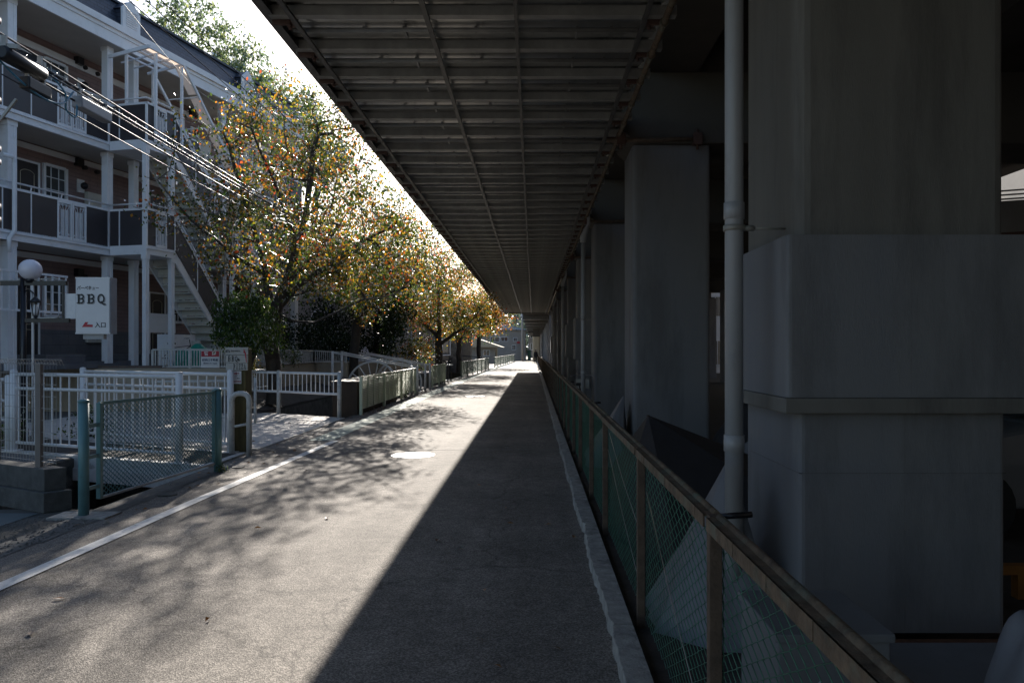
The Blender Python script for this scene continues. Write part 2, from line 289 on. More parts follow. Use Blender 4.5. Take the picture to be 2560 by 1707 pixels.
# ------------------------------------------------------------------ mesh builder
class MB:
    def __init__(s, xf=None):
        s.v = []; s.f = []; s.sm = []; s.mi = []; s.xf = xf; s.cur = 0
    def add(s, vs, fs, smooth=False):
        o = len(s.v)
        if s.xf: vs = [s.xf(*p) for p in vs]
        s.v.extend([tuple(p) for p in vs])
        for f in fs: s.f.append([i + o for i in f]); s.sm.append(smooth); s.mi.append(s.cur)
        return s
    def box(s, x0, x1, y0, y1, z0, z1):
        s.add([(x0, y0, z0), (x1, y0, z0), (x1, y1, z0), (x0, y1, z0), (x0, y0, z1), (x1, y0, z1), (x1, y1, z1), (x0, y1, z1)],
              [(0, 3, 2, 1), (4, 5, 6, 7), (0, 1, 5, 4), (1, 2, 6, 5), (2, 3, 7, 6), (3, 0, 4, 7)]); return s
    def chbox(s, x0, x1, y0, y1, z0, z1, c):
        """box with its four vertical corners rounded (three facets)"""
        pts = []
        for cx, cy, a0 in ((x1 - c, y1 - c, 0), (x0 + c, y1 - c, 90), (x0 + c, y0 + c, 180), (x1 - c, y0 + c, 270)):
            for k in range(4):
                a = R(a0 + 30 * k); pts.append((cx + c * math.cos(a), cy + c * math.sin(a)))
        return s.prism(pts, z0, z1)
    def prism(s, pts, z0, z1):
        n = len(pts)
        vs = [(x, y, z0) for x, y in pts] + [(x, y, z1) for x, y in pts]
        fs = [tuple(range(n - 1, -1, -1)), tuple(range(n, 2 * n))] + [(i, (i + 1) % n, n + (i + 1) % n, n + i) for i in range(n)]
        return s.add(vs, fs)
    def prism_y(s, pts, y0, y1):
        n = len(pts)
        vs = [(x, y0, z) for x, z in pts] + [(x, y1, z) for x, z in pts]
        fs = [tuple(range(n)), tuple(range(2 * n - 1, n - 1, -1))] + [(i, n + i, n + (i + 1) % n, (i + 1) % n) for i in range(n)]
        return s.add(vs, fs)
    def prism_x(s, pts, x0, x1):
        n = len(pts)
        vs = [(x0, y, z) for y, z in pts] + [(x1, y, z) for y, z in pts]
        fs = [tuple(range(n)), tuple(range(2 * n - 1, n - 1, -1))] + [(i, n + i, n + (i + 1) % n, (i + 1) % n) for i in range(n)]
        return s.add(vs, fs)
    def quad(s, a, b, c, d): return s.add([a, b, c, d], [(0, 1, 2, 3)])
    def bar(s, p, q, w, h, up=(0, 0, 1)):
        p = Vector(p); q = Vector(q); d = (q - p).normalized(); u = Vector(up)
        if abs(d.dot(u)) > 0.98: u = Vector((0, 1, 0))
        sd = d.cross(u).normalized(); u = sd.cross(d).normalized()
        vs = []
        for c in (p, q):
            for a, b in ((-1, -1), (1, -1), (1, 1), (-1, 1)):
                vs.append(tuple(c + sd * (a * w / 2) + u * (b * h / 2)))
        return s.add(vs, [(0, 3, 2, 1), (4, 5, 6, 7), (0, 1, 5, 4), (1, 2, 6, 5), (2, 3, 7, 6), (3, 0, 4, 7)])
    def tube(s, pts, r, n=8, cap=True, smooth=True):
        pts = [Vector(p) for p in pts]; m = len(pts)
        rs = list(r) if isinstance(r, (list, tuple)) else [r] * m
        t0 = (pts[1] - pts[0]).normalized()
        u = t0.orthogonal().normalized(); vs = []
        for i in range(m):
            a = pts[max(i - 1, 0)]; b = pts[min(i + 1, m - 1)]; t = (b - a)
            if t.length < 1e-9: t = t0
            t.normalize(); u = (u - t * u.dot(t))
            if u.length < 1e-6: u = t.orthogonal()
            u.normalize(); w = t.cross(u)
            for k in range(n):
                an = 2 * math.pi * (k + 0.5) / n; vs.append(tuple(pts[i] + (u * math.cos(an) + w * math.sin(an)) * rs[i]))
        fs = [(i * n + k, i * n + (k + 1) % n, (i + 1) * n + (k + 1) % n, (i + 1) * n + k) for i in range(m - 1) for k in range(n)]
        s.add(vs, fs, smooth)
        if cap:
            o = len(s.v) - m * n
            s.f.append([o + k for k in range(n - 1, -1, -1)]); s.sm.append(False); s.mi.append(s.cur)
            s.f.append([o + (m - 1) * n + k for k in range(n)]); s.sm.append(False); s.mi.append(s.cur)
        return s
    def lathe(s, prof, c, n=20):
        cx, cy, cz = c; vs = []; m = len(prof)
        for r, z in prof:
            for k in range(n):
                a = 2 * math.pi * k / n; vs.append((cx + r * math.cos(a), cy + r * math.sin(a), cz + z))
        fs = [(i * n + k, i * n + (k + 1) % n, (i + 1) * n + (k + 1) % n, (i + 1) * n + k) for i in range(m - 1) for k in range(n)]
        s.add(vs, fs, True); o = len(s.v) - m * n
        s.f.append([o + k for k in range(n - 1, -1, -1)]); s.sm.append(False); s.mi.append(s.cur)
        s.f.append([o + (m - 1) * n + k for k in range(n)]); s.sm.append(False); s.mi.append(s.cur)
        return s
    def sphere(s, c, r, n=20, m=12, sz=1.0):
        return s.lathe([(max(1e-4, r * math.sin(math.pi * i / m)), -r * sz * math.cos(math.pi * i / m)) for i in range(m + 1)], c, n)
    def build(s, name, material, parent=None, bevel=0.0, fix=True, seg=2):
        me = bpy.data.meshes.new(name)
        off = wloc(parent) if parent else Vector((0, 0, 0))
        base = off
        vs = [(a - off.x, b - off.y, c - off.z) for a, b, c in s.v]
        me.from_pydata(vs, [], s.f)
        mats = material if isinstance(material, (list, tuple)) else [material]
        for mm in mats: me.materials.append(mm)
        me.polygons.foreach_set('use_smooth', s.sm)
        me.polygons.foreach_set('material_index', s.mi)
        if fix:
            bm = bmesh.new(); bm.from_mesh(me); bmesh.ops.recalc_face_normals(bm, faces=bm.faces[:]); bm.to_mesh(me); bm.free()
        me.update()
        o = bpy.data.objects.new(name, me); C.objects.link(o)
        if parent: o.parent = parent
        if bevel:
            b = o.modifiers.new('bevel', 'BEVEL'); b.width = bevel; b.segments = seg; b.limit_method = 'ANGLE'; b.angle_limit = R(35)
        return o

def wloc(o):
    v = Vector((0, 0, 0))
    while o: v = v + Vector(o.location); o = o.parent
    return v

def thing(name, label, cat, loc=(0, 0, 0), group=None):
    o = bpy.data.objects.new(name, None); C.objects.link(o); o.location = loc; o.empty_display_size = 0.3
    o['label'] = label; o['category'] = cat
    if group: o['group'] = group
    return o
def tag(o, label, cat, group=None, kind=None):
    if label: o['label'] = label
    if cat: o['category'] = cat
    if group: o['group'] = group
    if kind: o['kind'] = kind
    return o
def recenter(o, c):
    """move a single-mesh thing's origin to c"""
    c = Vector(c); o.data.transform(Matrix.Translation(-c)); o.location = c; return o
def struct(o): o['kind'] = 'structure'; return o
def kids(o): return [c for c in bpy.data.objects if c.parent == o]
def copy_tree(o, loc, parent=None, label=None, group=None):
    c = o.copy(); C.objects.link(c); c.parent = parent
    c.location = loc if loc is not None else o.location
    if label: c['label'] = label
    if group: c['group'] = group
    for k in kids(o): copy_tree(k, None, c)
    return c

def text(txt, size, loc, rot, material, parent, name='lettering', align='CENTER', offset=0.0, extrude=0.002, sx=1.0, shear=0.0):
    cu = bpy.data.curves.new(name, 'FONT'); cu.body = txt; cu.size = size; cu.align_x = align; cu.align_y = 'CENTER'
    cu.extrude = extrude; cu.offset = offset; cu.shear = shear; cu.resolution_u = 3
    t = bpy.data.objects.new(name, cu); C.objects.link(t)
    dg = bpy.context.evaluated_depsgraph_get(); dg.update()
    me = bpy.data.meshes.new_from_object(t.evaluated_get(dg))
    bpy.data.objects.remove(t)
    me.transform(Matrix.Diagonal((sx, 1, 1, 1)))
    me.materials.clear(); me.materials.append(material)
    o = bpy.data.objects.new(name, me); C.objects.link(o)
    o.rotation_euler = rot; o.parent = parent; o.location = Vector(loc) - wloc(parent)
    return o

rnd = random.Random(7)
# ================================================================== GROUND, ROAD, CANAL
CX0, CX1 = -6.8, -4.4
g = MB()
def gq(x0, x1, y0, y1, z=0.0): g.quad((x0, y0, z), (x1, y0, z), (x1, y1, z), (x0, y1, z))
gq(CX1, 300, -60, 900); gq(-300, CX0, -60, 900); gq(CX0, CX1, -60, 7.62); gq(CX0, CX1, 72, 900)
struct(g.build('ground', M['terrain'], fix=False))
cn = MB()
cn.quad((CX0, 7.62, -1.7), (CX1, 7.62, -1.7), (CX1, 72, -1.7), (CX0, 72, -1.7))
cn.box(CX1 - 0.02, CX1 + 0.2, 7.5, 72.1, -1.75, -0.004)
cn.box(CX0 - 0.2, CX0 + 0.02, 7.5, 72.1, -1.75, -0.004)
cn.box(CX0, CX1, 7.45, 7.63, -1.75, -0.004); cn.box(CX0, CX1, 71.9, 72.1, -1.75, -0.004)
cn.box(CX1 - 0.12, CX1 - 0.02, 18.4, 72, -0.35, -0.2)
struct(cn.build('canal', M['old_concrete']))
wt = MB(); wt.quad((CX0, 7.7, -1.62), (CX1, 7.7, -1.62), (CX1, 71, -1.62), (CX0, 71, -1.62))
struct(wt.build('canal_water', mat('water', (0.02, 0.025, 0.02), 0.08, bump=0.1, bscale=8, spec=0.6), fix=False))

rd = MB(); rd.quad((-4.36, -14, 0.004), (0.46, -14, 0.004), (0.46, 150, 0.004), (-4.36, 150, 0.004))
rd.quad((-30, 150, 0.004), (30, 150, 0.004), (30, 165, 0.004), (-30, 165, 0.004))
struct(rd.build('road', M['asphalt'], fix=False))
# raised concrete margin along the canal, uneven
e = MB()
y = 1.0
while y < 72:
    y2 = y + rnd.uniform(0.25, 0.6)
    xr = -4.08 + rnd.uniform(-0.05, 0.05)
    if not (10.2 < y < 11.6 or 12.2 < y < 17.6):
        e.quad((-4.37, y, 0.010), (xr, y, 0.009), (xr + rnd.uniform(-.02, .02), y2, 0.009), (-4.37, y2, 0.010))
    y = y2
struct(e.build('road_margin', M['road_edge'], fix=False))
# patched strips across the asphalt
pt = MB()
pm = mat('asphalt_patch', (0.24, 0.23, 0.215), 0.85, var=0.3, scale=60, bump=0.6, bscale=120)
for (x0, x1, ya, yb) in ((-1.9, 0.44, 12.1, 12.135), (-4.0, 0.44, 23.9, 24.0)):
    pt.quad((x0, ya, 0.008), (x1, ya + .02, 0.008), (x1, yb + .02, 0.008), (x0, yb, 0.008))
struct(pt.build('road_patches', pm, fix=False))
ln = MB()
def strip(mb, pts, w, z):
    for (a, b) in zip(pts[:-1], pts[1:]):
        mb.quad((a[0] - w / 2, a[1], z), (a[0] + w / 2, a[1], z), (b[0] + w / 2, b[1], z), (b[0] - w / 2, b[1], z))
strip(ln, [(-3.62, -2), (-3.6, 3), (-3.56, 8), (-3.46, 13.3)], 0.125, 0.012)
struct(ln.build('road_line', M['line_paint'], fix=False))
gb = MB()
strip(gb, [(-3.72, 13.3), (-3.72, 20), (-3.68, 28), (-3.6, 40), (-3.3, 60), (-2.7, 100)], 0.42, 0.011)
struct(gb.build('green_roadside_band', M['green_band'], fix=False))
# kerb: rough concrete blocks
kb = MB(); y = -3.0; k = 0
while y < 120:
    L_ = 2.4 if y < 40 else 8
    n = 30 if y < 20 else 4
    rows = []
    for i in range(n + 1):
        yy = y + 0.012 + (L_ - 0.024) * i / n
        jx = .008 * math.sin(yy * 3.1) + rnd.uniform(-.009, .007) - (.0 if 0 < i < n else -.015); jz = rnd.uniform(-.003, .003)
        rows.append([(0.425 + jx, yy, 0.0), (0.427 + jx, yy, 0.084 + jz), (0.431 + jx, yy, 0.087 + jz), (0.55, yy, 0.086), (0.56, yy, 0.0)])
    vs = [p for r_ in rows for p in r_]
    fs = [(i * 5 + j, i * 5 + j + 1, (i + 1) * 5 + j + 1, (i + 1) * 5 + j) for i in range(n) for j in range(4)]
    fs += [(0, 1, 2, 3, 4), tuple(n * 5 + j for j in (4, 3, 2, 1, 0))]
    kb.add(vs, fs); y += L_; k += 1
struct(kb.build('kerb', M['kerb']))
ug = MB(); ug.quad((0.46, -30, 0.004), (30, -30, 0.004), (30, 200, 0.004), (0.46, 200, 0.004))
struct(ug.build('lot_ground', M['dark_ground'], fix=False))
# pavement and lot on the left
pv = MB(); pv.quad((-14, -5, 0.006), (-4.82, -5, 0.006), (-4.82, 7.42, 0.006), (-14, 7.42, 0.006))
struct(pv.build('pavement', mat('pavement', (0.13, 0.15, 0.15), 0.8, var=0.15, scale=3, bump=0.2), fix=False))
lot = MB(); lot.quad((-40, 7.7, 0.006), (-6.82, 7.7, 0.006), (-6.82, 19.6, 0.006), (-40, 19.6, 0.006))
struct(lot.build('paved_yard', M['paving'], fix=False))
gr = MB()
for i in range(1500):
    x = rnd.uniform(-4.8, -4.1); yy = rnd.uniform(3.5, 7.35); r_ = rnd.uniform(0.006, 0.016)
    vs = [(x + r_ * rnd.uniform(.6, 1.2) * a, yy + r_ * rnd.uniform(.6, 1.2) * b, 0.006 + r_ * rnd.uniform(.4, .9) * (c + .6)) for a, b, c in ((1, 0, 0), (-1, 0, 0), (0, 1, 0), (0, -1, 0), (0, 0, 1))]
    gr.add(vs, [(0, 2, 4), (2, 1, 4), (1, 3, 4), (3, 0, 4)])
tag(gr.build('gravel', M['gravel']), 'loose grey gravel between the pavement and the teal mesh fence', 'gravel', kind='stuff')

def disc(mb, x, y, z, r, n=36, r2=None):
    pts = [(x + r * math.cos(2 * math.pi * k / n), y + r * math.sin(2 * math.pi * k / n)) for k in range(n)]
    mb.prism(pts, z - 0.02, z)
for (x, y, r, lab) in ((-1.82, 11.5, 0.3, 'large bright manhole cover in the sunlit road nearest the camera'),
                        (-2.0, 26.0, 0.3, 'far manhole cover glinting in the middle of the sunlit road')):
    t = thing('manhole_cover', lab, 'manhole cover', (x, y, 0.004))
    a = MB(); disc(a, x, y, 0.010, r + 0.03); a.build('frame_ring', M['iron_cover'], t)
    a = MB(); disc(a, x, y, 0.014, r - 0.02); o = a.build('lid', M['iron_cover'], t)
    a = MB()
    for ring in range(1, 6):
        rr = (r - .04) * ring / 6
        for k in range(ring * 6):
            an = 2 * math.pi * k / (ring * 6); a.box(x + rr * math.cos(an) - .017, x + rr * math.cos(an) + .017, y + rr * math.sin(an) - .013, y + rr * math.sin(an) + .013, 0.0142, 0.0152)
    a.build('tread_pattern', M['black_metal'], t)
for (x, y, r, lab) in ((-4.0, 10.3, 0.085, 'small round valve cover by the white road line near the mesh fence end'),
                        (-4.02, 8.35, 0.1, 'small round valve cover in the road margin under the middle of the mesh fence'),):
    a = MB(); disc(a, x, y, 0.016, r); o = a.build('valve_cover', M['old_concrete']); recenter(o, (x, y, 0)); tag(o, lab, 'valve cover')
# fallen leaves
fl = MB()
def fallen(n, x0, x1, y0, y1, z=0.014):
    for i in range(n):
        x = rnd.uniform(x0, x1); yy = rnd.uniform(y0, y1); a = rnd.uniform(0, 6.28); s_ = rnd.uniform(.025, .045)
        ca, sa = math.cos(a) * s_, math.sin(a) * s_
        fl.add([(x - ca, yy - sa, z), (x + sa * .5, yy - ca * .5, z + rnd.uniform(0, .02)), (x + ca, yy + sa, z + .004), (x - sa * .5, yy + ca * .5, z + rnd.uniform(0, .02))], [(0, 1, 2, 3)])
fallen(40, -4.3, -3.7, 6.5, 18); fallen(240, -4.36, -4.02, 18, 31); fallen(26, -3.6, 0.4, 4, 30); fallen(10, -1.0, .4, 3, 9)
fallen(120, -4.3, -3.8, 31, 60); fallen(60, -7.5, -4.6, 12.5, 18, 0.03)
tag(fl.build('fallen_leaves', M['leaf_fallen'], fix=False), 'dry brown and orange fallen leaves along the road margin', 'fallen leaves', kind='stuff')

# ================================================================== VIADUCT
via = thing('elevated_viaduct', 'grey concrete elevated viaduct on a row of thick square piers beside the road', 'viaduct', (1.9, 4.5, 0))
PX0, PX1, PY = 1.40, 2.49, 6.68
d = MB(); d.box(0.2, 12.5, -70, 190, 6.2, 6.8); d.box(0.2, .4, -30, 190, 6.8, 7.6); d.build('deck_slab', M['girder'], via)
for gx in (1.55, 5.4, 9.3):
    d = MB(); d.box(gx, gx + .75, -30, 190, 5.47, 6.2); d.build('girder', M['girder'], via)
for k in range(-5, 22):
    y = 4.0 + PY * k
    t = MB(); t.chbox(PX0, PX1, y, y + 1.0, 0.0 if k != 0 else 2.2, 4.47, 0.06)
    if k == 0:
        p = t.build('pier', M['pier_top'], via)
    else:
        p = t.build('pier', M['pier_paint'], via)
    if k in (0,):
        j = MB(); j.chbox(PX0 + .002, PX1 - .002, y + .002, y + .99, 0.11, 1.27, 0.03); j.build('lower_jacket', M['pier_paint'], p)
        j = MB(); j.chbox(PX0 - .085, PX1 + .12, y - .065, y + 1.06, 1.352, 2.195, 0.025); j.build('upper_jacket', M['pier_paint'], p)
        j = MB(); j.box(PX0 - .10, PX1 + .14, y - .085, y + 1.08, 1.27, 1.35); j.build('ledge', M['pier_top'], p, bevel=.006)
        j = MB(); j.box(PX0 + .0005, PX1 - .0005, y + .0008, y + .9, 0.949, 0.951)
        j.build('joint_line', M['steel_dark'], p)
        for (sx, sz0, sz1, sy) in ((1.956, 0.12, 1.265, .0012), (1.956, 1.36, 2.19, -.0655)): j = MB(); j.box(sx, sx + .0012, y + sy, y + .4, sz0, sz1); j.build('joint_line', M['pier_top'], p)
    elif k in (3, 4, 8):
        j = MB(); j.chbox(PX0 - .08, PX1 + .08, y - .08, y + 1.08, 1.3, 2.6, 0.03); j.build('upper_jacket', M['pier_paint'], p)
    if k < 14:
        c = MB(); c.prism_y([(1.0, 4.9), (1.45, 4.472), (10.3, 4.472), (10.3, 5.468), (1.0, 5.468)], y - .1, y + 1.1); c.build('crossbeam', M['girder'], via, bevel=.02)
for k in range(-1, 13):
    y = 2.6 + PY * k
    t = MB(); t.chbox(9.1, 10.3, y, y + 1.1, 0, 4.47, 0.06); t.build('far_pier', M['pier_paint'], via)

ab = MB(); ab.box(0.75, 12.5, -12.0, -11.4, 0, 6.19); ab.build('light_block_wall', M['pier_top'], via)  # unseen wall added behind the camera to keep light off the pier fronts
# hanging ceiling of sheet metal over the road
plat = thing('hanging_ceiling', 'dark corrugated sheet metal ceiling with steel cross beams hung over the road', 'ceiling', (-0.6, 30, 4.6))
XL, XR = -2.40, 1.17
Y0, Y1, MOD = 5.35, 62.2, 0.765
NM = int((Y1 - Y0) / MOD)
def corr(y0, y1, per=0.3825):
    s_ = MB(); prof = [(0, 0), (.16, 0), (.20, .06), (.33, .06), (.3825, 0)]
    ys = []
    y = y0
    while y < y1:
        for a, b in prof[:-1]: ys.append((y + a, b))
        y += per
    ys.append((y, 0))
    vs = []; nx = 3
    for (yy, zz) in ys:
        vs += [(XL + (XR - XL) * i / nx, yy, 4.695 + zz) for i in range(nx + 1)]
    fs = [(i * (nx + 1) + j, i * (nx + 1) + j + 1, (i + 1) * (nx + 1) + j + 1, (i + 1) * (nx + 1) + j) for i in range(len(ys) - 1) for j in range(nx)]
    s_.add(vs, fs); return s_
corr(-50, Y1).build('corrugated_sheet', M['sheet_metal'], plat, fix=False)
lid = MB(); lid.box(XL, XR, -50, Y1, 4.83, 4.86); lid.build('top_board', M['steel_dark'], plat)
def beam_mb(y):
    b = MB(); b.box(XL + .02, XR + .12, y - .055, y - .035, 4.602, 4.692); b.box(XL + .02, XR + .12, y - .035, y + .035, 4.602, 4.618)
    return b
b0 = beam_mb(Y0).build('cross_beam', M['steel_grey'], plat)
def rod_mb(y):
    b = MB(); b.tube([(XL + .1, y, 4.66), (XR, y, 4.66)], 0.022, 8)
    for x in (-1.62, -1.24, -.55, .42, .75): b.box(x - .012, x + .012, y - .012, y + (.20 if x in (-1.24, .42) else .06), 4.655, 4.693)
    return b
r0 = rod_mb(Y0 + .40).build('hanger_rod', M['steel_grey'], plat)
def brk_mb(y, x, s_):
    b = MB(); b.box(x - .05, x + .05, y + .06, y + .21, 4.60, 4.70); b.box(x - .02, x + .14 * s_ if s_ > 0 else x + .02, y + .05, y + .07, 4.56, 4.72) if s_ > 0 else b.box(x - .14, x + .02, y + .05, y + .07, 4.56, 4.72)
    b.tube([(x, y + .13, 4.55), (x, y + .13, 4.62)], .018, 6); return b
kL = brk_mb(Y0, -2.24, -1).build('bracket', M['steel_brown'], plat)
kR = brk_mb(Y0, 1.07, 1).build('bracket', M['steel_brown'], plat)
for i in range(1, NM):
    for src, ok in ((b0, True), (r0, True), (kL, i < 48), (kR, i < 48)):
        if ok:
            c = src.copy(); C.objects.link(c); c.location = (src.location.x, src.location.y + MOD * i, src.location.z)
for x, w, z in ((-2.17, .045, 4.575), (-.96, .045, 4.575), (-.155, .032, 4.575), (1.01, .045, 4.575)):
    b = MB(); b.box(x - w / 2, x + w / 2, Y0, Y1, z, z + .025); b.build('runner_bar', M['steel_dark'], plat)
b = MB(); b.box(XL - .03, XL + .01, Y0 - 30, Y1, 4.62, 4.9); b.box(XL - .03, XL + .06, Y0 - 30, Y1, 4.605, 4.62); b.build('edge_angle', M['steel_dark'], plat)
b = MB(); b.tube([(XR + .02, Y0, 4.57), (XR + .02, Y1, 4.57)], .03, 10)
for i in range(NM): b.tube([(XR + .02, Y0 + MOD * i, 4.57), (XR + .02, Y0 + MOD * i + .05, 4.57)], .042, 8)
b.build('edge_tube', M['rust_rail'], plat)
b = MB(); b.box(XL, XR + .2, Y1, Y1 + .06, 4.55, 4.9); b.build('end_board', M['steel_dark'], plat)
# tube rails clamped to the pier heads, in the photo at every pier
for k in (1, 2, 3, 4, 5):
    y = 4 + PY * k - .12
    t = thing('scaffold_tube', ['brown scaffold tube with clamps at the head of the second pier', 'brown scaffold tube at the head of the third pier', 'brown scaffold tube at the head of the fourth pier',
        'brown scaffold tube at the head of the fifth pier', 'brown scaffold tube at the head of the sixth pier'][k - 1], 'scaffold tube', (XR, y, 4.5))
    b = MB(); b.tube([(XR - .15, y, 4.5), (2.35, y, 4.53)], .03, 8); b.build('tube', M['rust_post'], t)
    for x in (XR + .05, 2.28):
        b = MB(); b.box(x - .06, x + .06, y - .05, y + .05, 4.44, 4.60); b.tube([(x, y, 4.38), (x, y, 4.66)], .02, 6); b.build('clamp', M['steel_brown'], t)

# second narrower overhang further on
far = thing('far_overhang', 'second dark overhang beyond the end of the sheet metal ceiling', 'overhang', (0, 100, 0))
b = MB(); b.box(-.95, 1.6, 66, 180, 4.75, 5.4); b.build('slab', M['girder'], far)
for i in range(12):
    b = MB(); b.box(-.93, 1.6, 68 + i * 9, 68.9 + i * 9, 4.3, 4.748); b.build('rib', M['steel_dark'], far)

# drain pipes on the piers
def drainpipe(y, lab, fun=False):
    x = 1.11; t = thing('drainpipe', lab, 'drainpipe', (x, y, 0))
    z1 = 4.0 if fun else 6.2
    b = MB(); b.tube([(x, y, 0), (x, y, z1)], .05, 16); b.build('pipe', M['pvc'], t)
    if fun: b = MB(); b.tube([(x, y, 3.98), (x, y, 4.1), (x + .12, y, 4.4), (x + .12, y, 6.1)], [.06, .075, .035, .03], 12); b.build('funnel', M['pvc'], t)
    for z in (2.38, 1.1):
        b = MB(); b.tube([(x, y, z - .06), (x, y, z + .03)], .056, 16); b.build('socket', M['pvc'], t)
    b = MB(); b.tube([(x, y, 2.255), (x, y, 2.285)], .059, 16); b.tube([(x + .05, y, 2.27), (x + .11, y, 2.27)], .016, 8); b.tube([(x + .1, y, 2.27), (1.405, y + .02, 2.27)], .007, 6)
    b.build('pipe_bracket', M['steel_grey'], t)
    return t
drainpipe(4.2, 'grey plastic drainpipe in front of the nearest pier')
drainpipe(16.9, 'grey drainpipe with a funnel top beyond the third pier', True)
for y, w in ((28.6, 'fourth'), (41.5, 'sixth')): drainpipe(y, 'thin yellowish drainpipe beside the %s pier' % w, True)

# ================================================================== CHAIN LINK FENCE ON THE RIGHT
def chainlink(mb, P0, P1, z0, z1, p, r, jit=0.0, ph=None):
    ph = ph or p
    P0 = Vector(P0); P1 = Vector(P1); Ln = (P1 - P0).length; d_ = (P1 - P0).normalized(); nrm = Vector((-d_.y, d_.x))
    n = int(Ln / p); m = max(2, int((z1 - z0) / (ph / 2)))
    vs = []; fs = []
    for i in range(n + 1):
        c = (i + .5) * p
        base = len(vs)
        for k in range(m + 1):
            s_ = c + (p / 2 if (k + i) % 2 else -p / 2) + rnd.uniform(-jit, jit); s_ = min(max(s_, 0), Ln)
            z = z0 + (z1 - z0) * k / m
            q = P0 + d_ * s_ + nrm * (0.002 if (k + i) % 2 else -0.002)
            for a in range(3):
                an = 2.094 * a
                q2 = (q + nrm * (r * math.cos(an)) + d_ * (r * math.sin(an)))
                vs.append((q2.x, q2.y, z + (r * 0.7 if a == 1 else 0)))
        for k in range(m):
            for a in range(3):
                b_ = (a + 1) % 3
                fs.append((base + k * 3 + a, base + k * 3 + b_, base + (k + 1) * 3 + b_, base + (k + 1) * 3 + a))
    mb.add(vs, fs, True); return mb
FX = 0.62
cf = thing('chain_link_fence', 'low rusty chain link fence with green wire mesh along the kerb under the viaduct', 'fence', (FX, 2.6, 0))
ys = [-1.0, 0.8, 2.6, 4.38, 6.55, 8.1, 10.0, 11.6, 13.4]
while ys[-1] < 100: ys.append(ys[-1] + (1.8 if ys[-1] < 60 else 3.6))
for i, y in enumerate(ys):
    p = MB(); p.box(FX - .022, FX + .022, y - .022, y + .022, 0, 1.035); p.build('post', M['rust_post'], cf, bevel=.003 if y < 12 else 0)
    if i + 1 < len(ys):
        y2 = ys[i + 1]
        rl = MB(); zt = rnd.uniform(-.006, .006)
        if y < 14:
            rl.box(FX - .032, FX + .03, y + .022, y2 - .022, 1.03 + zt, 1.036 + zt)      # angle iron: flat and flange
            rl.box(FX - .034, FX - .028, y + .022, y2 - .022, .992 + zt, 1.036 + zt)
            rl.tube([(FX + .012, y + .022, 1.035 + zt), (FX + .012, y2 - .022, 1.035 + zt)], .014, 8)
            if y == 0.8 or y == 2.6:
                nb = 5
                for q in range(nb): yy = y + .15 + q * .32; rl.box(FX - .036, FX - .0345, yy, yy + .006, .99, 1.035)
        else: rl.box(FX - .04, FX + .04, y + .022, y2 - .022, .985 + zt, 1.03 + zt)
        rl.build('top_rail', M['rust_rail'], cf)
        if y > -1.5:
            mm = MB()
            if y < 15: chainlink(mm, (FX + .03, y), (FX + .03, y2), .04, .985, .056, .0023, jit=.003)
            elif y < 46: chainlink(mm, (FX + .03, y), (FX + .03, y2), .04, .985, .10, .0032)
            else: chainlink(mm, (FX + .03, y), (FX + .03, y2), .04, .985, .3, .01)
            mm.build('wire_mesh', M['mesh_green'], cf, fix=False)
for (y, l) in ((2.6, .11), (8.1, .08), (13.4, .08)):
    p = MB(); p.tube([(FX + .02, y, 1.03), (FX + .02 + l, y + .01, 1.035)], .011, 8); p.build('stub_bolt', M['black_metal'], cf)
for (ya, yb, za, zb) in ((2.7, 4.3, .12, .8), (4.4, 6.5, .15, .75), (4.5, 6.4, .5, .9)):
    p = MB(); p.tube([(FX + .02, ya, za), (FX + .018, (ya + yb) / 2, (za + zb) / 2 - .02), (FX + .02, yb, zb)], .0022, 4); p.build('stay_wire', M['wire'], cf)

# ================================================================== TERRACE + RETAINING WALL
TZ = 1.12
tw = MB()
tp = [(-60, 19.6), (-7.85, 19.6), (-8.0, 27.9), (-6.9, 28.3), (-6.9, 75), (-60, 75)]
tw.prism(tp, -0.2, TZ)
tag(tw.build('retaining_wall', M['beige_wall']), 'long beige rendered retaining wall carrying the apartment terrace', 'retaining wall')
te = MB()
te.prism([(-60, 19.62), (-9.6, 19.62), (-9.6, 19.9), (-60, 19.9)], TZ, TZ + .07)
tag(recenter(te.build('terrace_edging', M['brick_edge']), (-12, 19.7, TZ)), 'brown brick edging along the front of the terrace left of the picket fence', 'edging')
tt = MB(); tt.quad((-60, 19.9, TZ + .004), (-7.9, 19.9, TZ + .004), (-8.05, 75, TZ + .004), (-60, 75, TZ + .004))
struct(tt.build('terrace_paving', M['grey_tile'], fix=False))

# ================================================================== APARTMENT BUILDING (frame along its facade)
A = (-11.17, 20.0)
def F(s, o, z): return (A[0] + .2319 * s + .9727 * o, A[1] + .9727 * s - .2319 * o, z)
apt = thing('apartment_building', 'three storey apartment building with mauve walls, white balcony frames and zigzag outdoor stairs', 'apartment building', F(0, 0, TZ))
S0, S1 = -12.0, 9.6
ZF = [1.30, 4.30, 7.05]; SLB = [4.08, 6.83]; ZR = 9.62
def part(name, m, fn, parent=apt, bevel=0, fix=True):
    b = MB(F); fn(b); return b.build(name, m, parent, bevel=bevel, fix=fix)
part('wall', M['mauve'], lambda b: b.box(S0, S1, -8, -1.4, 2.12, 9.7))
part('plinth_wall', M['grey_tile'], lambda b: b.box(S0, S1, -8, -1.37, TZ, 2.12))
part('porch_floor', M['grey_tile'], lambda b: b.box(S0, S1, -1.37, -.2, TZ, 1.3))
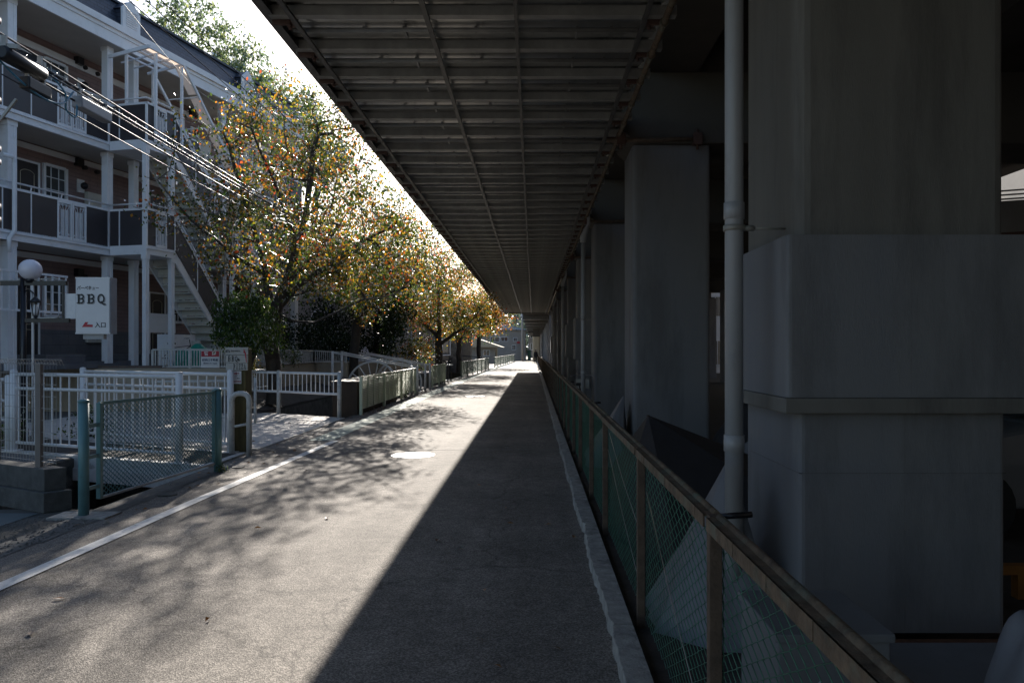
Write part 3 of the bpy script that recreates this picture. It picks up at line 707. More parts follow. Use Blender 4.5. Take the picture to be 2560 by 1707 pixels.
for z in SLB:
    part('balcony_slab', M['soffit'], lambda b: b.box(S0, S1, -1.4, -.07, z + .02, z + .22))
    def edge(b, z=z):
        b.box(S0, S1, -.07, 0, z, z + .24); b.box(S0, S1, -.0, .035, z + .15, z + .20)
    part('slab_edge', M['trim_white'], edge)
    part('landing', M['trim_white'], lambda b: (b.box(0, 1.08, .037, 1.16, z, z + .24), b.box(0.03, 1.05, 1.16, 1.19, z + .15, z + .20)))
    part('landing', M['trim_white'], lambda b: b.box(3.62, 4.9, .037, 1.16, z, z + .24)) if z < 5 else None
    part('wall_trim', M['trim_white'], lambda b: b.box(S0, S1, -1.4, -1.36, z - .16, z - .02))
part('wall_trim', M['trim_white'], lambda b: b.box(S0, S1, -1.4, -1.36, 9.25, 9.42))
roof = part('roof', M['slate'], lambda b: b.add(
    [(S0, 0.12, 10.18), (S1, 0.12, 10.18), (S1, -.22, 10.95), (S0, -.22, 10.95), (S0, -8.2, 10.18), (S1, -8.2, 10.18), (S1, -7.9, 10.95), (S0, -7.9, 10.95)],
    [(0, 1, 2, 3), (3, 2, 6, 7), (7, 6, 5, 4), (0, 3, 7, 4), (1, 5, 6, 2), (0, 4, 5, 1)]))
part('eaves', M['soffit'], lambda b: b.box(S0, S1, -8.2, .12, 9.62, 9.80))
def gut(b):
    b.box(S0, S1, .12, .17, 9.62, 9.90); b.box(S0, S1, .05, .2, 9.90, 10.0); b.box(S0, S1, .0, .26, 10.0, 10.17)
part('gutter', M['trim_white'], gut)
part('roof_edge_trim', M['slate'], lambda b: b.box(S0, S1, -8.1, -.16, 10.951, 11.02), roof)
for s in (-4.6, .62, 5.9):
    dm = part('dormer', M['slate'], lambda b: (b.box(s - .3, s + .22, -.9, .13, 10.19, 10.72), b.add([(s - .36, .13, 10.70), (s + .28, .13, 10.70), (s - .04, .13, 10.98), (s - .36, -.9, 10.70), (s + .28, -.9, 10.70), (s - .04, -.9, 10.98)], [(0, 1, 2), (3, 5, 4), (0, 2, 5, 3), (1, 4, 5, 2), (0, 3, 4, 1)])), roof)
    def front(b):
        b.add([(s - .36, .14, 10.19), (s + .28, .14, 10.19), (s + .28, .14, 10.72), (s - .04, .14, 11.0), (s - .36, .14, 10.72), (s - .36, .2, 10.19), (s + .28, .2, 10.19), (s + .28, .2, 10.72), (s - .04, .2, 11.0), (s - .36, .2, 10.72)],
              [(0, 1, 2, 3, 4), (9, 8, 7, 6, 5), (0, 5, 6, 1), (1, 6, 7, 2), (2, 7, 8, 3), (3, 8, 9, 4), (4, 9, 5, 0)])
        for k in range(8): b.box(s - .24, s + .16, .2, .222, 10.26 + k * .06, 10.285 + k * .06)
    part('dormer_front', M['trim_white'], front, roof)
# columns
cols = [(-2.75, -.08, 1.12, 9.62, .11), (.16, -.08, 1.12, 9.62, .09), (1.1, -.08, 1.12, 9.62, .085), (-8.2, -.08, 1.12, 9.62, .1), (5.0, -.08, 1.12, 9.62, .09), (9.4, -.08, 1.12, 9.62, .1)]
def colfn(s, o, z0, z1, w):
    def f(b):
        b.box(s - w, s + w, o - w, o + w, z0, z1)
    return f
def col(s, o, w, segs):
    for z0, z1 in segs:
        def f(b):
            b.box(s - w, s + w, o - w, o + w, z0, z1); b.box(s - w - .02, s + w + .02, o - w - .02, o + w + .02, z1 - .12, z1 - .001)
            b.box(s - w - .006, s - w * .3, o + w - .01, o + w + .008, z0, z1 - .12); b.box(s + w * .3, s + w + .006, o + w - .01, o + w + .008, z0, z1 - .12)
        part('column', M['trim_white'], f)
for (s, o, z0, z1, w) in cols: col(s, -.2, w, [(TZ, 4.079), (4.32, 6.829), (7.07, 9.619)])
for s in (0.06, 1.02): col(s, 1.08, .055, [(TZ, 4.079), (4.32, 6.829)])
for s in (3.7, 4.82): col(s, 1.08, .05, [(TZ, 4.079)])
# downpipe on the left column
def dp(b):
    b.tube([(-3.15, .08, 5.95), (-2.9, .10, 5.95), (-2.86, .1, 5.88), (-2.86, .10, 4.3), (-2.95, .05, 4.1), (-2.95, .05, 3.8)], .05, 8)
part('downpipe', M['trim_white'], dp)
# doors, windows, boxes on every storey
def opening_set(s0, zf, mir=False):
    f = (lambda a: s0 + (-a if mir else a))
    def bx(a, b_): lo, hi = sorted((f(a), f(b_))); return lo, hi
    lo, hi = bx(-1.55, -.82)
    zt = zf + 2.08
    dr = part('door', M['door_black'], lambda b: b.box(lo + .05, hi - .05, -1.41, -1.35, zf + .02, zt - .05))
    part('door_frame', M['trim_white'], lambda b: (b.box(lo, lo + .05, -1.41, -1.33, zf, zt), b.box(hi - .05, hi, -1.41, -1.33, zf, zt), b.box(lo + .05, hi - .05, -1.41, -1.33, zt - .05, zt)), dr)
    def tr(b):
        l, h = lo + .16, hi - .16; c = (l + h) / 2; r_ = (h - l) / 2
        for (z0, z1, arch) in ((zf + .15, zf + .8, False), (zf + .95, zt - .35, True)):
            b.box(l, l + .015, -1.35, -1.342, z0, z1); b.box(h - .015, h, -1.35, -1.342, z0, z1); b.box(l, h, -1.35, -1.342, z0 - .015, z0)
            if arch:
                b.tube([(c - r_ * math.cos(a), -1.346, z1 + .5 * r_ * math.sin(a)) for a in [math.pi * k / 10 for k in range(11)]], .009, 4)
            else: b.box(l, h, -1.35, -1.342, z1, z1 + .015)
    part('door_moulding', M['door_trim'], tr, dr)
    part('door_handle', M['rim'], lambda b: b.box(hi - .13, hi - .1, -1.35, -1.30, zf + .95, zf + 1.1), dr)
    lo, hi = bx(-.69, .03); z0, z1 = zf + 1.17, zf + 2.12
    w = part('window', M['glass'], lambda b: b.box(lo + .04, hi - .04, -1.41, -1.385, z0 + .04, z1 - .04))
    part('window_frame', M['trim_white'], lambda b: (b.box(lo - .02, lo + .05, -1.41, -1.33, z0, z1), b.box(hi - .05, hi + .02, -1.41, -1.33, z0, z1), b.box(lo + .05, hi - .05, -1.41, -1.33, z1 - .05, z1 + .02), b.box(lo + .05, hi - .05, -1.41, -1.31, z0 - .03, z0 + .05)), w)
    def mun(b):
        for k in (1, 2):
            x = lo + (hi - lo) * k / 3; b.box(x - .01, x + .01, -1.385, -1.37, z0 + .05, z1 - .05)
            z = z0 + (z1 - z0) * k / 3; b.box(lo + .05, hi - .05, -1.384, -1.369, z - .01, z + .01)
    part('muntins', M['trim_white'], mun, w)
    lo, hi = bx(.30, .50); part('vent_hood', M['black_metal'], lambda b: (b.box(lo, hi, -1.4, -1.25, zf + 2.3, zf + 2.5), b.tube([(lo + .32, -1.4, zf + 2.3), (lo + .32, -1.3, zf + 2.3)], .06, 8), b.tube([(lo + .75, -1.4, zf + 2.28), (lo + .75, -1.3, zf + 2.28)], .06, 8)))
    lo, hi = bx(.40, .62); part('lamp_box', M['trim_white'], lambda b: b.box(lo, hi, -1.4, -1.36, zf + 1.6, zf + 1.95)); part('wall_lamp', M['black_metal'], lambda b: b.sphere((lo + .14, -1.28, zf + 1.78), .1, 10, 8))
    lo, hi = bx(.66, 1.30); part('meter_cabinet', M['stair'], lambda b: (b.box(lo, hi, -1.4, -1.28, zf + .5, zf + 1.65), b.tube([(lo + .15, -1.28, zf + 1.45), (lo + .15, -1.26, zf + 1.45)], .04, 8)))
for zf in ZF:
    opening_set(0, zf); opening_set(1.02, zf, True) if False else None
    # second door to the right of the stair mouth
for (sm, mir) in ((0, False), (4.6, False), (8.0, True)):
    if sm == 0: continue
    for zf in ZF: opening_set(sm, zf, mir)
for zf in ZF: opening_set(-6.0, zf, False)
# balcony railings: brown panels, white rails, cast white ornament panels
def ornament(b, lo, hi, o, z0, z1):
    b.box(lo, lo + .03, o - .03, o + .03, z0, z1); b.box(hi - .03, hi, o - .03, o + .03, z0, z1)
    b.box(lo + .03, hi - .03, o - .03, o + .03, z0, z0 + .07); b.box(lo + .03, hi - .03, o - .03, o + .03, z1 - .05, z1)
    c = (lo + hi) / 2; h = (hi - lo) / 2 - .04
    for k in (-.09, -.035, .035, .09): b.box(c + k - .009, c + k + .009, o - .02, o + .02, z0 + .07, z1 - .2)
    for sg in (-1, 1):
        b.tube([(c + sg * .09, o, z1 - .2), (c + sg * h * .95, o, z1 - .08)], .01, 4); b.tube([(c + sg * .035, o, z1 - .2), (c + sg * .06, o, z1 - .06)], .01, 4)
        b.tube([(c + sg * .09, o, z0 + .2), (c + sg * h * .97, o, z0 + .09)], .01, 4); b.tube([(c + sg * h * .95, o, z1 - .08), (c + sg * .03, o, z1 - .11)], .01, 4)
        b.tube([(c + sg * h, o, z0 + .15), (c + sg * .1, o, z0 + .12)], .01, 4)
def railing(segs, zf):
    for (lo, hi, kind) in segs:
        if kind == 'p':
            part('railing_panel', M['panel_brown'], lambda b: b.box(lo, hi, -.02, 0.0, zf + .0, zf + .93))
            def st(b):
                n = max(1, round((hi - lo) / .75))
                return n
            n_ = max(1, round((hi - lo) / .75))
            for k in range(n_ + 1):
                x = lo + (hi - lo) * k / n_; part('railing_stile', M['trim_white'], lambda b: b.box(x - .012, x + .012, -.03, .012, zf, zf + .93))
        else:
            def orn(b): ornament(b, lo, (lo + hi) / 2 - .01, -.01, zf, zf + .93); ornament(b, (lo + hi) / 2 + .01, hi, -.01, zf, zf + .93)
            part('railing_ornament', M['trim_white'], orn)
for zf in ZF[1:]:
    railing([(S0, -8.3, 'p'), (-8.3, -7.5, 'o'), (-7.5, -1.60, 'p'), (-1.60, -.75, 'o'), (-.75, -.02, 'p'), (1.1, 3.6, 'p'), (4.95, 6.2, 'p'), (6.2, 7.0, 'o'), (7.0, S1, 'p')], zf)
    def rl(b):
        for (lo, hi) in ((S0, 0.02), (1.1, 3.6), (4.95, S1)):
            b.box(lo, hi, -.04, .025, zf + .93, zf + .985); b.tube([(lo, 0, zf + 1.1), (hi, 0, zf + 1.1)], .022, 6)
            x = lo + .3
            while x < hi: b.bar((x, 0, zf + .98), (x + .03, 0, zf + 1.1), .012, .03); x += .85
        # around the landing
        b.box(-.0, .05, .03, 1.2, zf + .93, zf + .985); b.box(0, 1.08, 1.13, 1.19, zf + .93, zf + .985)
        b.tube([(.02, 0, zf + 1.1), (.02, 1.16, zf + 1.1), (1.06, 1.16, zf + 1.1)], .022, 6)
    part('hand_rail', M['trim_white'], rl)
    part('railing_panel', M['panel_brown'], lambda b: b.box(.012, .03, .03, 1.13, zf, zf + .93))
    part('railing_panel', M['panel_brown'], lambda b: (b.box(.02, .34, 1.14, 1.16, zf, zf + .93), b.box(.74, 1.06, 1.14, 1.16, zf, zf + .93)))
    part('railing_stile', M['trim_white'], lambda b: b.box(-.01, .008, .32, .345, zf, zf + .93)); part('railing_stile', M['trim_white'], lambda b: b.box(-.01, .03, 1.13, 1.18, zf, zf + .93)); part('railing_stile', M['trim_white'], lambda b: b.box(1.05, 1.075, 1.13, 1.18, zf, zf + .93))
    part('railing_ornament', M['trim_white'], lambda b: ornament(b, .34, .74, 1.15, zf, zf + .93))
# stairs
def flight(zt, zb, s_a, s_b, o0=.25, o1=1.12):
    n = 14; st = thing('tmp', '', '') if False else None
    def sf(b):
        for k in range(n):
            s_ = s_a + (s_b - s_a) * k / n; z = zt - (zt - zb) * (k + 1) / n
            b.box(s_, s_ + (s_b - s_a) / n + .05, o0 + .03, o1 - .03, z, z + .04)
            b.box(s_ + (s_b - s_a) / n + .02, s_ + (s_b - s_a) / n + .04, o0 + .03, o1 - .03, z - .16, z)
    fl_ = part('stair_flight', M['stair'], sf)
    def stg(b):
        for o in (o0, o1):
            h = .15
            b.add([(s_a - .02, o - .025, zt - .28), (s_b, o - .025, zb - .12), (s_b, o - .025, zb + .15), (s_a - .02, o - .025, zt + .02),
                   (s_a - .02, o + .025, zt - .28), (s_b, o + .025, zb - .12), (s_b, o + .025, zb + .15), (s_a - .02, o + .025, zt + .02)],
                  [(0, 1, 2, 3), (7, 6, 5, 4), (0, 4, 5, 1), (1, 5, 6, 2), (2, 6, 7, 3), (3, 7, 4, 0)])
    part('stringer', M['trim_white'], stg, fl_)
    for k, (a, b_) in enumerate(((0, .33), (.33, .66), (.66, 1))):
        sa, sb = s_a + (s_b - s_a) * a, s_a + (s_b - s_a) * b_; za, zb_ = zt + (zb - zt) * a, zt + (zb - zt) * b_
        part('stair_panel', M['panel_brown'], lambda b: b.add([(sa, o1 + .03, za + .03), (sb, o1 + .03, zb_ + .03), (sb, o1 + .03, zb_ + .85), (sa, o1 + .03, za + .85), (sa, o1 + .045, za + .03), (sb, o1 + .045, zb_ + .03), (sb, o1 + .045, zb_ + .85), (sa, o1 + .045, za + .85)],
            [(0, 1, 2, 3), (7, 6, 5, 4), (0, 4, 5, 1), (1, 5, 6, 2), (2, 6, 7, 3), (3, 7, 4, 0)]), fl_)
        part('stair_stile', M['trim_white'], lambda b: b.box(sb - .012, sb + .012, o1 + .02, o1 + .06, zb_, zb_ + .86), fl_)
    def hr(b):
        b.bar((*[s_a], o1 + .04, zt + .88), (s_b, o1 + .04, zb + .88), .05, .05); b.tube([(s_a, o1 + .04, zt + 1.02), (s_b, o1 + .04, zb + 1.02)], .022, 6)
        b.bar((s_a, o0, zt + .95), (s_b, o0, zb + .95), .03, .03)
    part('stair_rail', M['trim_white'], hr, fl_)
flight(4.3, 1.2, 1.08, 3.85); flight(7.05, 4.3, 1.08, 3.62)
flight(4.3, 1.2, 7.6, 10.3) if False else None
# canopy over the stairs
cz0, cz1 = 9.42, 9.3
def cf_(b):
    b.bar((.0, 0, 9.30), (.0, 1.25, 9.46), .05, .09); b.bar((0, 1.25, 9.46), (1.3, 1.25, 9.46), .05, .09); b.bar((1.3, 0.1, 9.3), (1.3, 1.25, 9.46), .05, .07)
    b.bar((0, .42, 9.36), (1.3, .42, 9.36), .03, .05); b.bar((0, .84, 9.40), (1.3, .84, 9.40), .03, .05)
    for s in (.43, .86): b.bar((s, 0, 9.30), (s, 1.25, 9.45), .02, .04)
    for o in (.25, 1.25): b.bar((1.3, o, 9.32 + .11 * o), (3.9, o, 6.75), .05, .07)
    for k in range(1, 4):
        s = 1.3 + 2.6 * k / 4; z = 9.44 - 2.68 * k / 4; b.bar((s, .25, z), (s, 1.25, z), .03, .03)
    for s, o in ((.27, 1.22), (1.27, 1.22), (.06, .5), (1.27, .3)): b.box(s - .03, s + .03, o - .03, o + .03, 7.05, 9.38)
    b.box(3.8, 3.86, 1.2, 1.26, 4.3, 6.9)
cn_ = part('stair_canopy', M['trim_white'], cf_)
def cs(b):  # sheets cut to the sunlit strip only, the shaded rest left open
    for i in range(3): b.box(.03 + i * .43, .40 + i * .43, .87, 1.22, 9.445, 9.452)
    for k in range(4):
        sa, sb = 1.33 + 2.6 * k / 4, 1.33 + 2.6 * (k + .93) / 4
        za, zb = 9.48 - 2.68 * k / 4, 9.48 - 2.68 * (k + .93) / 4
        b.add([(sa, .92, za), (sb, .92, zb), (sb, 1.22, zb), (sa, 1.22, za), (sa, .92, za - .008), (sb, .92, zb - .008), (sb, 1.22, zb - .008), (sa, 1.22, za - .008)], [(0, 1, 2, 3), (7, 6, 5, 4), (0, 4, 5, 1), (1, 5, 6, 2), (2, 6, 7, 3), (3, 7, 4, 0)])
part('sunlit_canopy_strip', M['poly'], cs, cn_)
# porch steps, partition, small white picket on the ground floor left
part('step', M['grey_tile'], lambda b: (b.box(-1.6, -.4, -1.3, -.35, 1.30, 1.48), b.box(-1.4, .6, -.35, .02, TZ, 1.24), b.box(1.5, 2.5, -1.3, -.2, 1.30, 1.48)))
def pk(b):
    b.box(-4.5, -1.6, .25, .3, 3.33, 3.38); b.box(-4.5, -1.6, .25, .3, 2.46, 2.51)
    for k in range(16): b.box(-4.5 + k * .19, -4.47 + k * .19, .26, .29, 2.51, 3.33)
part('porch_screen', M['trim_white'], pk)

# air conditioner and white board under the stairs
t = thing('air_conditioner', 'long white outdoor air conditioner unit standing under the stair flight', 'air conditioner', F(2.2, .55, 1.2))
b = MB(F); b.box(1.3, 2.45, .4, .75, 1.62, 2.03); b.build('casing', M['trim_white'], t, bevel=.01)
b = MB(F)
for k in range(8): b.box(1.34, 1.5, .75, .757, 1.68 + k * .04, 1.70 + k * .04)
b.build('grille', M['steel_grey'], t)
b = MB(F); b.box(1.35, 1.45, .42, .7, TZ, 1.62); b.box(2.3, 2.4, .42, .7, TZ, 1.62); b.build('stand', M['trim_white'], t)
b = MB(F); b.box(1.1, 2.3, .15, .2, 2.08, 2.62); b.build('panel', M['trim_white'], None); o = bpy.data.objects['panel']; o.name = 'white_board'
recenter(o, F(1.7, .17, 2.08)); tag(o, 'plain white board standing behind the air conditioner under the stairs', 'board')
# covered motorbike (turquoise sheet)
def drape(name, cx, cy, cz, w, dpt, h, material, lab, cat, seed, peaks=1, n=22):
    r_ = random.Random(seed); b = MB(); vs = []
    ph = [r_.uniform(0, 6.28) for _ in range(6)]
    for i in range(n + 1):
        for j in range(n + 1):
            u, v = i / n * 2 - 1, j / n * 2 - 1; rr = max(abs(u), abs(v)) ** 1.0; q = (abs(u) ** 2.4 + abs(v) ** 2.4) ** (1 / 2.4)
            z = h * max(0, 1 - q ** 2.6) ** .6 * (.86 + .14 * math.sin(3 * u + ph[0]) + .06 * math.sin(7 * v + ph[1]))
            fold = .05 * math.sin(9 * math.atan2(v, u) + ph[2]) * q
            vs.append((cx + w * u * (1 + fold), cy + dpt * v * (1 + fold), cz + max(z, 0)))
    fs = [(i * (n + 1) + j, i * (n + 1) + j + 1, (i + 1) * (n + 1) + j + 1, (i + 1) * (n + 1) + j) for i in range(n) for j in range(n)]
    b.add(vs, fs, True); o = b.build(name, material); recenter(o, (cx, cy, cz)); return tag(o, lab, cat)
drape('covered_motorbike', -8.95, 20.35, TZ, .42, .4, .62, M['green_cover'], 'motorbike under a turquoise green sheet behind the white picket fence', 'covered motorbike', 3)
drape('covered_motorbike', -9.35, 20.5, TZ, .3, .3, .56, M['green_cover'], 'low turquoise sheet heaped left of the covered motorbike', 'sheet', 5)

# bicycle in the gloom under the stairs
def bicycle(x, y, z, ang, lab, col_, group=None, sc=1.0):
    t = thing('bicycle', lab, 'bicycle', (x, y, z), group)
    ca, sa = math.cos(ang), math.sin(ang)
    def X(a, b_, c): return (x + (a * ca - b_ * sa) * sc, y + (a * sa + b_ * ca) * sc, z + c * sc)
    for cx in (-.5, .5):
        m_ = MB(X); pts = [(cx + .3 * math.cos(2 * math.pi * k / 20), 0, .31 + .3 * math.sin(2 * math.pi * k / 20)) for k in range(21)]
        m_.tube(pts, .017, 6, cap=False)
        w = m_.build('wheel', M['rubber'], t)
        m_ = MB(X)
        for k in range(10): a = math.pi * 2 * k / 10; m_.bar((cx, 0, .31), (cx + .29 * math.cos(a), 0, .31 + .29 * math.sin(a)), .004, .004)
        m_.build('spokes', M['rim'], w)
    m_ = MB(X); m_.tube([(-.5, 0, .31), (-.12, 0, .3), (.36, 0, .72)], .016, 6); m_.tube([(-.12, 0, .3), (-.22, 0, .78)], .015, 6); m_.tube([(-.5, 0, .31), (-.2, 0, .66), (.36, 0, .74)], .012, 6); m_.tube([(.5, 0, .31), (.38, 0, .70), (.34, 0, .95)], .015, 6)
    m_.build('frame', col_, t)
    m_ = MB(X); m_.box(-.34, -.1, -.07, .07, .78, .84); m_.build('saddle', M['rubber'], t)
    m_ = MB(X); m_.tube([(.2, -.26, .98), (.34, -.2, 1.0), (.34, .2, 1.0), (.2, .26, .98)], .013, 6); m_.build('handlebar', M['rim'], t)
    m_ = MB(X); m_.box(.42, .7, -.16, .16, .68, .9); m_.build('basket', M['steel_grey'], t)
    return t
bicycle(-9.75, 20.9, TZ, .3, 'dark bicycle parked under the stairs left of the green sheet', M['black_metal'], sc=.8)

# ================================================================== PICKET FENCE ON THE TERRACE EDGE
pf = thing('picket_fence', 'low white picket fence along the top of the beige retaining wall', 'fence', (-9.9, 19.68, TZ))
def picket(P0, P1, zb0, zt0, zb1, zt1, n, posts=3):
    P0 = Vector(P0); P1 = Vector(P1)
    b = MB(); b.bar((P0.x, P0.y, zb0), (P1.x, P1.y, zb1), .035, .045); b.bar((P0.x, P0.y, zt0), (P1.x, P1.y, zt1), .035, .045); b.build('rail', M['old_white'], pf)
    b = MB()
    for k in range(n + 1):
        f = k / n; p = P0.lerp(P1, f); z0 = zb0 + (zb1 - zb0) * f; z1 = zt0 + (zt1 - zt0) * f
        b.box(p.x - .011, p.x + .011, p.y - .011, p.y + .011, z0, z1)
    b.build('pickets', M['old_white'], pf)
    for k in range(posts):
        f = (k + .0) / max(1, posts - 1); p = P0.lerp(P1, f); b = MB(); z1 = zt0 + (zt1 - zt0) * f
        b.box(p.x - .028, p.x + .028, p.y - .028, p.y + .028, TZ - .02, z1); b.build('post', M['old_white'], pf)
picket((-9.85, 19.68), (-7.92, 19.68), 1.16, 1.60, 1.16, 1.60, 27)
picket((-7.92, 19.68), (-8.06, 27.85), 1.16, 1.60, 1.16, 1.56, 72, 5)
picket((-8.06, 27.85), (-6.95, 28.25), 1.16, 1.56, 1.16, 1.5, 16, 2)
# management notice on the picket fence
t = thing('notice_sign', 'red and white management notice hung on the white picket fence', 'sign', (-8.33, 19.62, 1.13))
x0, x1 = -8.58, -8.10
b = MB(); b.box(x0, x1, 19.625, 19.635, 1.135, 1.575); b.build('board', M['sign_white'], t)
b = MB(); b.box(x0 + .01, x1 - .01, 19.619, 19.6245, 1.42, 1.565); b.build('red_band', M['ink_red'], t)
RX = (R(90), 0, 0)
text('管', .115, (x0 + .14, 19.616, 1.492), RX, M['sign_white'], t, offset=.002); text('理', .115, (x1 - .14, 19.616, 1.492), RX, M['sign_white'], t, offset=.002)
text('㈱西口不動産', .072, ((x0 + x1) / 2, 19.622, 1.33), RX, M['ink_navy'], t, offset=.0015, sx=.95)
text('☎045·311·2626', .055, ((x0 + x1) / 2, 19.622, 1.245), RX, M['ink_navy'], t, offset=.0008, sx=.95)
b = MB(); b.box(x0 + .03, x1 - .03, 19.622, 19.6245, 1.195, 1.199); b.build('rule_line', M['ink_navy'], t)

# ================================================================== WHITE BRIDGE RAILINGS OVER THE CANAL
def rail_fence(name, lab, P0, P1, zt, zb, n, rp=.05, mat_=None, mids=(), base=0.0, group=None, extra=0.0):
    """tubular fence: two round posts, tubes, thin bars"""
    mat_ = mat_ or M['paint_white']
    P0 = Vector(P0); P1 = Vector(P1); d_ = (P1 - P0).normalized()
    t = thing(name, lab, 'railing', (P0.x, P0.y, base), group)
    for p in (P0, P1):
        b = MB(); b.tube([(p.x, p.y, base), (p.x, p.y, zt + .03)], rp, 14); b.lathe([(rp, 0), (rp * .8, .018), (.001, .026)], (p.x, p.y, zt + .03), 14)
        b.box(p.x - .1, p.x + .1, p.y - .09, p.y + .09, base, base + .012); b.build('post', mat_, t)
    a = P0 + d_ * .06; c = P1 - d_ * .06
    b = MB(); b.tube([(a.x, a.y, zt - .02), (c.x, c.y, zt - .02)], .028, 10); b.build('top_rail', mat_, t)
    for z in mids: b = MB(); b.tube([(a.x, a.y, z), (c.x, c.y, z)], .024, 10); b.build('middle_rail', mat_, t)
    b = MB(); b.tube([(a.x, a.y, zb), (c.x, c.y, zb)], .024, 10); b.build('bottom_rail', mat_, t)
    b = MB()
    for k in range(n + 1):
        p = (a + d_ * .06).lerp(c - d_ * .06, k / n)
        b.tube([(p.x, p.y, zb), (p.x, p.y, zt - .02)], .013, 6, cap=False)
    b.build('bars', mat_, t)
    return t
# footbridge slab
fb = thing('footbridge', 'narrow concrete footbridge with white railings on both sides over the canal', 'footbridge', (-6.2, 11.8, 0))
b = MB(); b.prism([(-4.38, 10.25), (-8.6, 11.95), (-8.6, 13.55), (-4.38, 11.62)], -.14, .03); b.build('deck', M['old_white'], fb)
b = MB(); b.prism([(-4.38, 10.22), (-8.6, 11.92), (-8.6, 12.05), (-4.38, 10.35)], -.32, -.14); b.prism([(-4.38, 11.45), (-8.6, 13.4), (-8.6, 13.52), (-4.38, 11.6)], -.32, -.14); b.build('beam', M['slab'], fb)
b = MB(); b.prism([(-4.5, 10.45), (-8.5, 12.1), (-8.5, 13.35), (-4.5, 11.5)], .03, .036); b.build('walkway', M['dark_ground'], fb)
rail_fence('bridge_railing', 'nearer white bar railing of the footbridge behind the teal mesh fence', (-8.1, 11.85), (-4.9, 10.52), 1.24, .16, 17, mids=(1.0,), base=.03)
rail_fence('bridge_railing', 'farther white bar railing of the footbridge ending at the wooden sign post', (-7.85, 13.25), (-4.63, 11.62), 1.24, .16, 17, mids=(1.0,), base=.03)
rail_fence('yard_railing', 'white bar railing at the left edge joined to the footbridge railing', (-12.5, 12.2), (-8.25, 11.95), 1.15, .5, 2, mids=(.8,), base=.0)
rail_fence('yard_railing', 'thin white bar railing beyond the footbridge in front of the yard', (-8.0, 15.8), (-6.0, 16.4), .95, .15, 15, rp=.03, base=.006, mat_=M['old_white'])

# ================================================================== TEAL MESH FENCE
P0 = Vector((-4.27, 7.27)); P1 = Vector((-4.15, 9.95)); dd = (P1 - P0).normalized()
mf = thing('mesh_fence', 'teal painted mesh fence panel standing beside the white road line', 'fence', (P0.x, P0.y, 0))
b = MB(); b.tube([(P0.x - .03, P0.y, 0), (P0.x - .03, P0.y, 1.1)], .047, 18); b.lathe([(.052, 0), (.052, .012), (.03, .026), (.001, .03)], (P0.x - .03, P0.y, 1.1), 18); b.build('post', M['teal'], mf)
b = MB(); b.tube([(P1.x + .02, P1.y, 0), (P1.x + .02, P1.y, 1.07)], .05, 18); b.lathe([(.055, 0), (.055, .012), (.03, .026), (.001, .03)], (P1.x + .02, P1.y, 1.07), 18); b.build('post', M['teal'], mf)
a = P0 + dd * .2; c = P1 - dd * .06
for p in (a, c): b = MB(); b.box(p.x - .022, p.x + .022, p.y - .025, p.y + .025, .14, 1.08); b.build('panel_stile', M['teal'], mf, bevel=.004)
b = MB(); b.bar((a.x, a.y, 1.075), (c.x, c.y, 1.045), .03, .03); b.build('top_rail', M['teal'], mf)
b = MB(); b.bar((a.x, a.y, .145), (c.x, c.y, .12), .03, .022); b.build('bottom_rail', M['pvc'], mf)
for z in (.25, .55, .85):
    b = MB(); q = P0 + dd * .1; b.box(q.x - .012, q.x + .012, q.y - .09, q.y + .09, z, z + .035); b.tube([(q.x + .012, q.y + .06, z + .018), (q.x + .02, q.y + .06, z + .018)], .012, 6); b.build('bracket', M['teal'], mf)
b = MB(); chainlink(b, (a.x, a.y), (c.x, c.y), .15, 1.06, .036, .0046, ph=.05); b.build('mesh_panel', M['teal_mesh'], mf, fix=False)
b = MB(); b.box(P0.x - .3, P0.x + .25, P0.y - .14, P0.y + .16, .0, .022); b.build('footing', M['kerb'], mf)

# ================================================================== BLOCK WALL AND WIRE FENCE, NEAR LEFT
bw = thing('block_wall', 'low stepped concrete block wall at the left end of the canal', 'block wall', (-4.85, 7.5, 0))
b = MB(); b.prism([(-4.78, 7.42), (-4.62, 7.62), (-8.1, 9.45), (-8.1, 9.2)], .0, .20); b.build('lower_course', M['block'], bw, bevel=.008)
b = MB(); b.prism([(-4.82, 7.49), (-4.69, 7.64), (-8.1, 9.43), (-8.1, 9.26)], .20, .42); b.build('upper_course', M['block'], bw, bevel=.008)
wf = thing('wire_fence', 'thin welded wire fence with folded top on the block wall', 'fence', (-4.98, 7.66, .42))
b = MB(); b.box(-5.0, -4.95, 7.63, 7.68, .42, 1.46); b.build('post', mat('post_brown', (.16, .14, .13), .5, stain=(.08, .07, .06)), wf)
b = MB(); b.box(-6.75, -6.7, 8.62, 8.67, .42, 1.46); b.build('post', M['rust_post'], wf)
b = MB(); W0 = Vector((-8.1, 9.4)); W1 = Vector((-4.72, 7.52)); n = 72
for k in range(n + 1):
    p = W0.lerp(W1, k / n); b.tube([(p.x, p.y, .46), (p.x, p.y, 1.46), (p.x + .02, p.y + .05, 1.5), (p.x + .03, p.y + .07, 1.44)], .0022, 4, cap=False)
for z in (.48, .53, .65, .77, .89, 1.01, 1.13, 1.25, 1.36, 1.46): b.tube([(W0.x, W0.y, z), (W1.x, W1.y, z)], .0026, 4)
b.tube([(W0.x + .02, W0.y + .05, 1.5), (W1.x + .02, W1.y + .05, 1.5)], .0026, 4)
b.build('wire_panel', M['wire'], wf, fix=False)
b = MB(); b.tube([(-6.8, 8.3, -.25), (-4.4, 8.05, -.3)], .05, 10); o = b.build('water_pipe', M['old_white']); recenter(o, (-5.6, 8.2, -.27)); tag(o, 'pale pipe crossing the canal just behind the block wall', 'pipe')

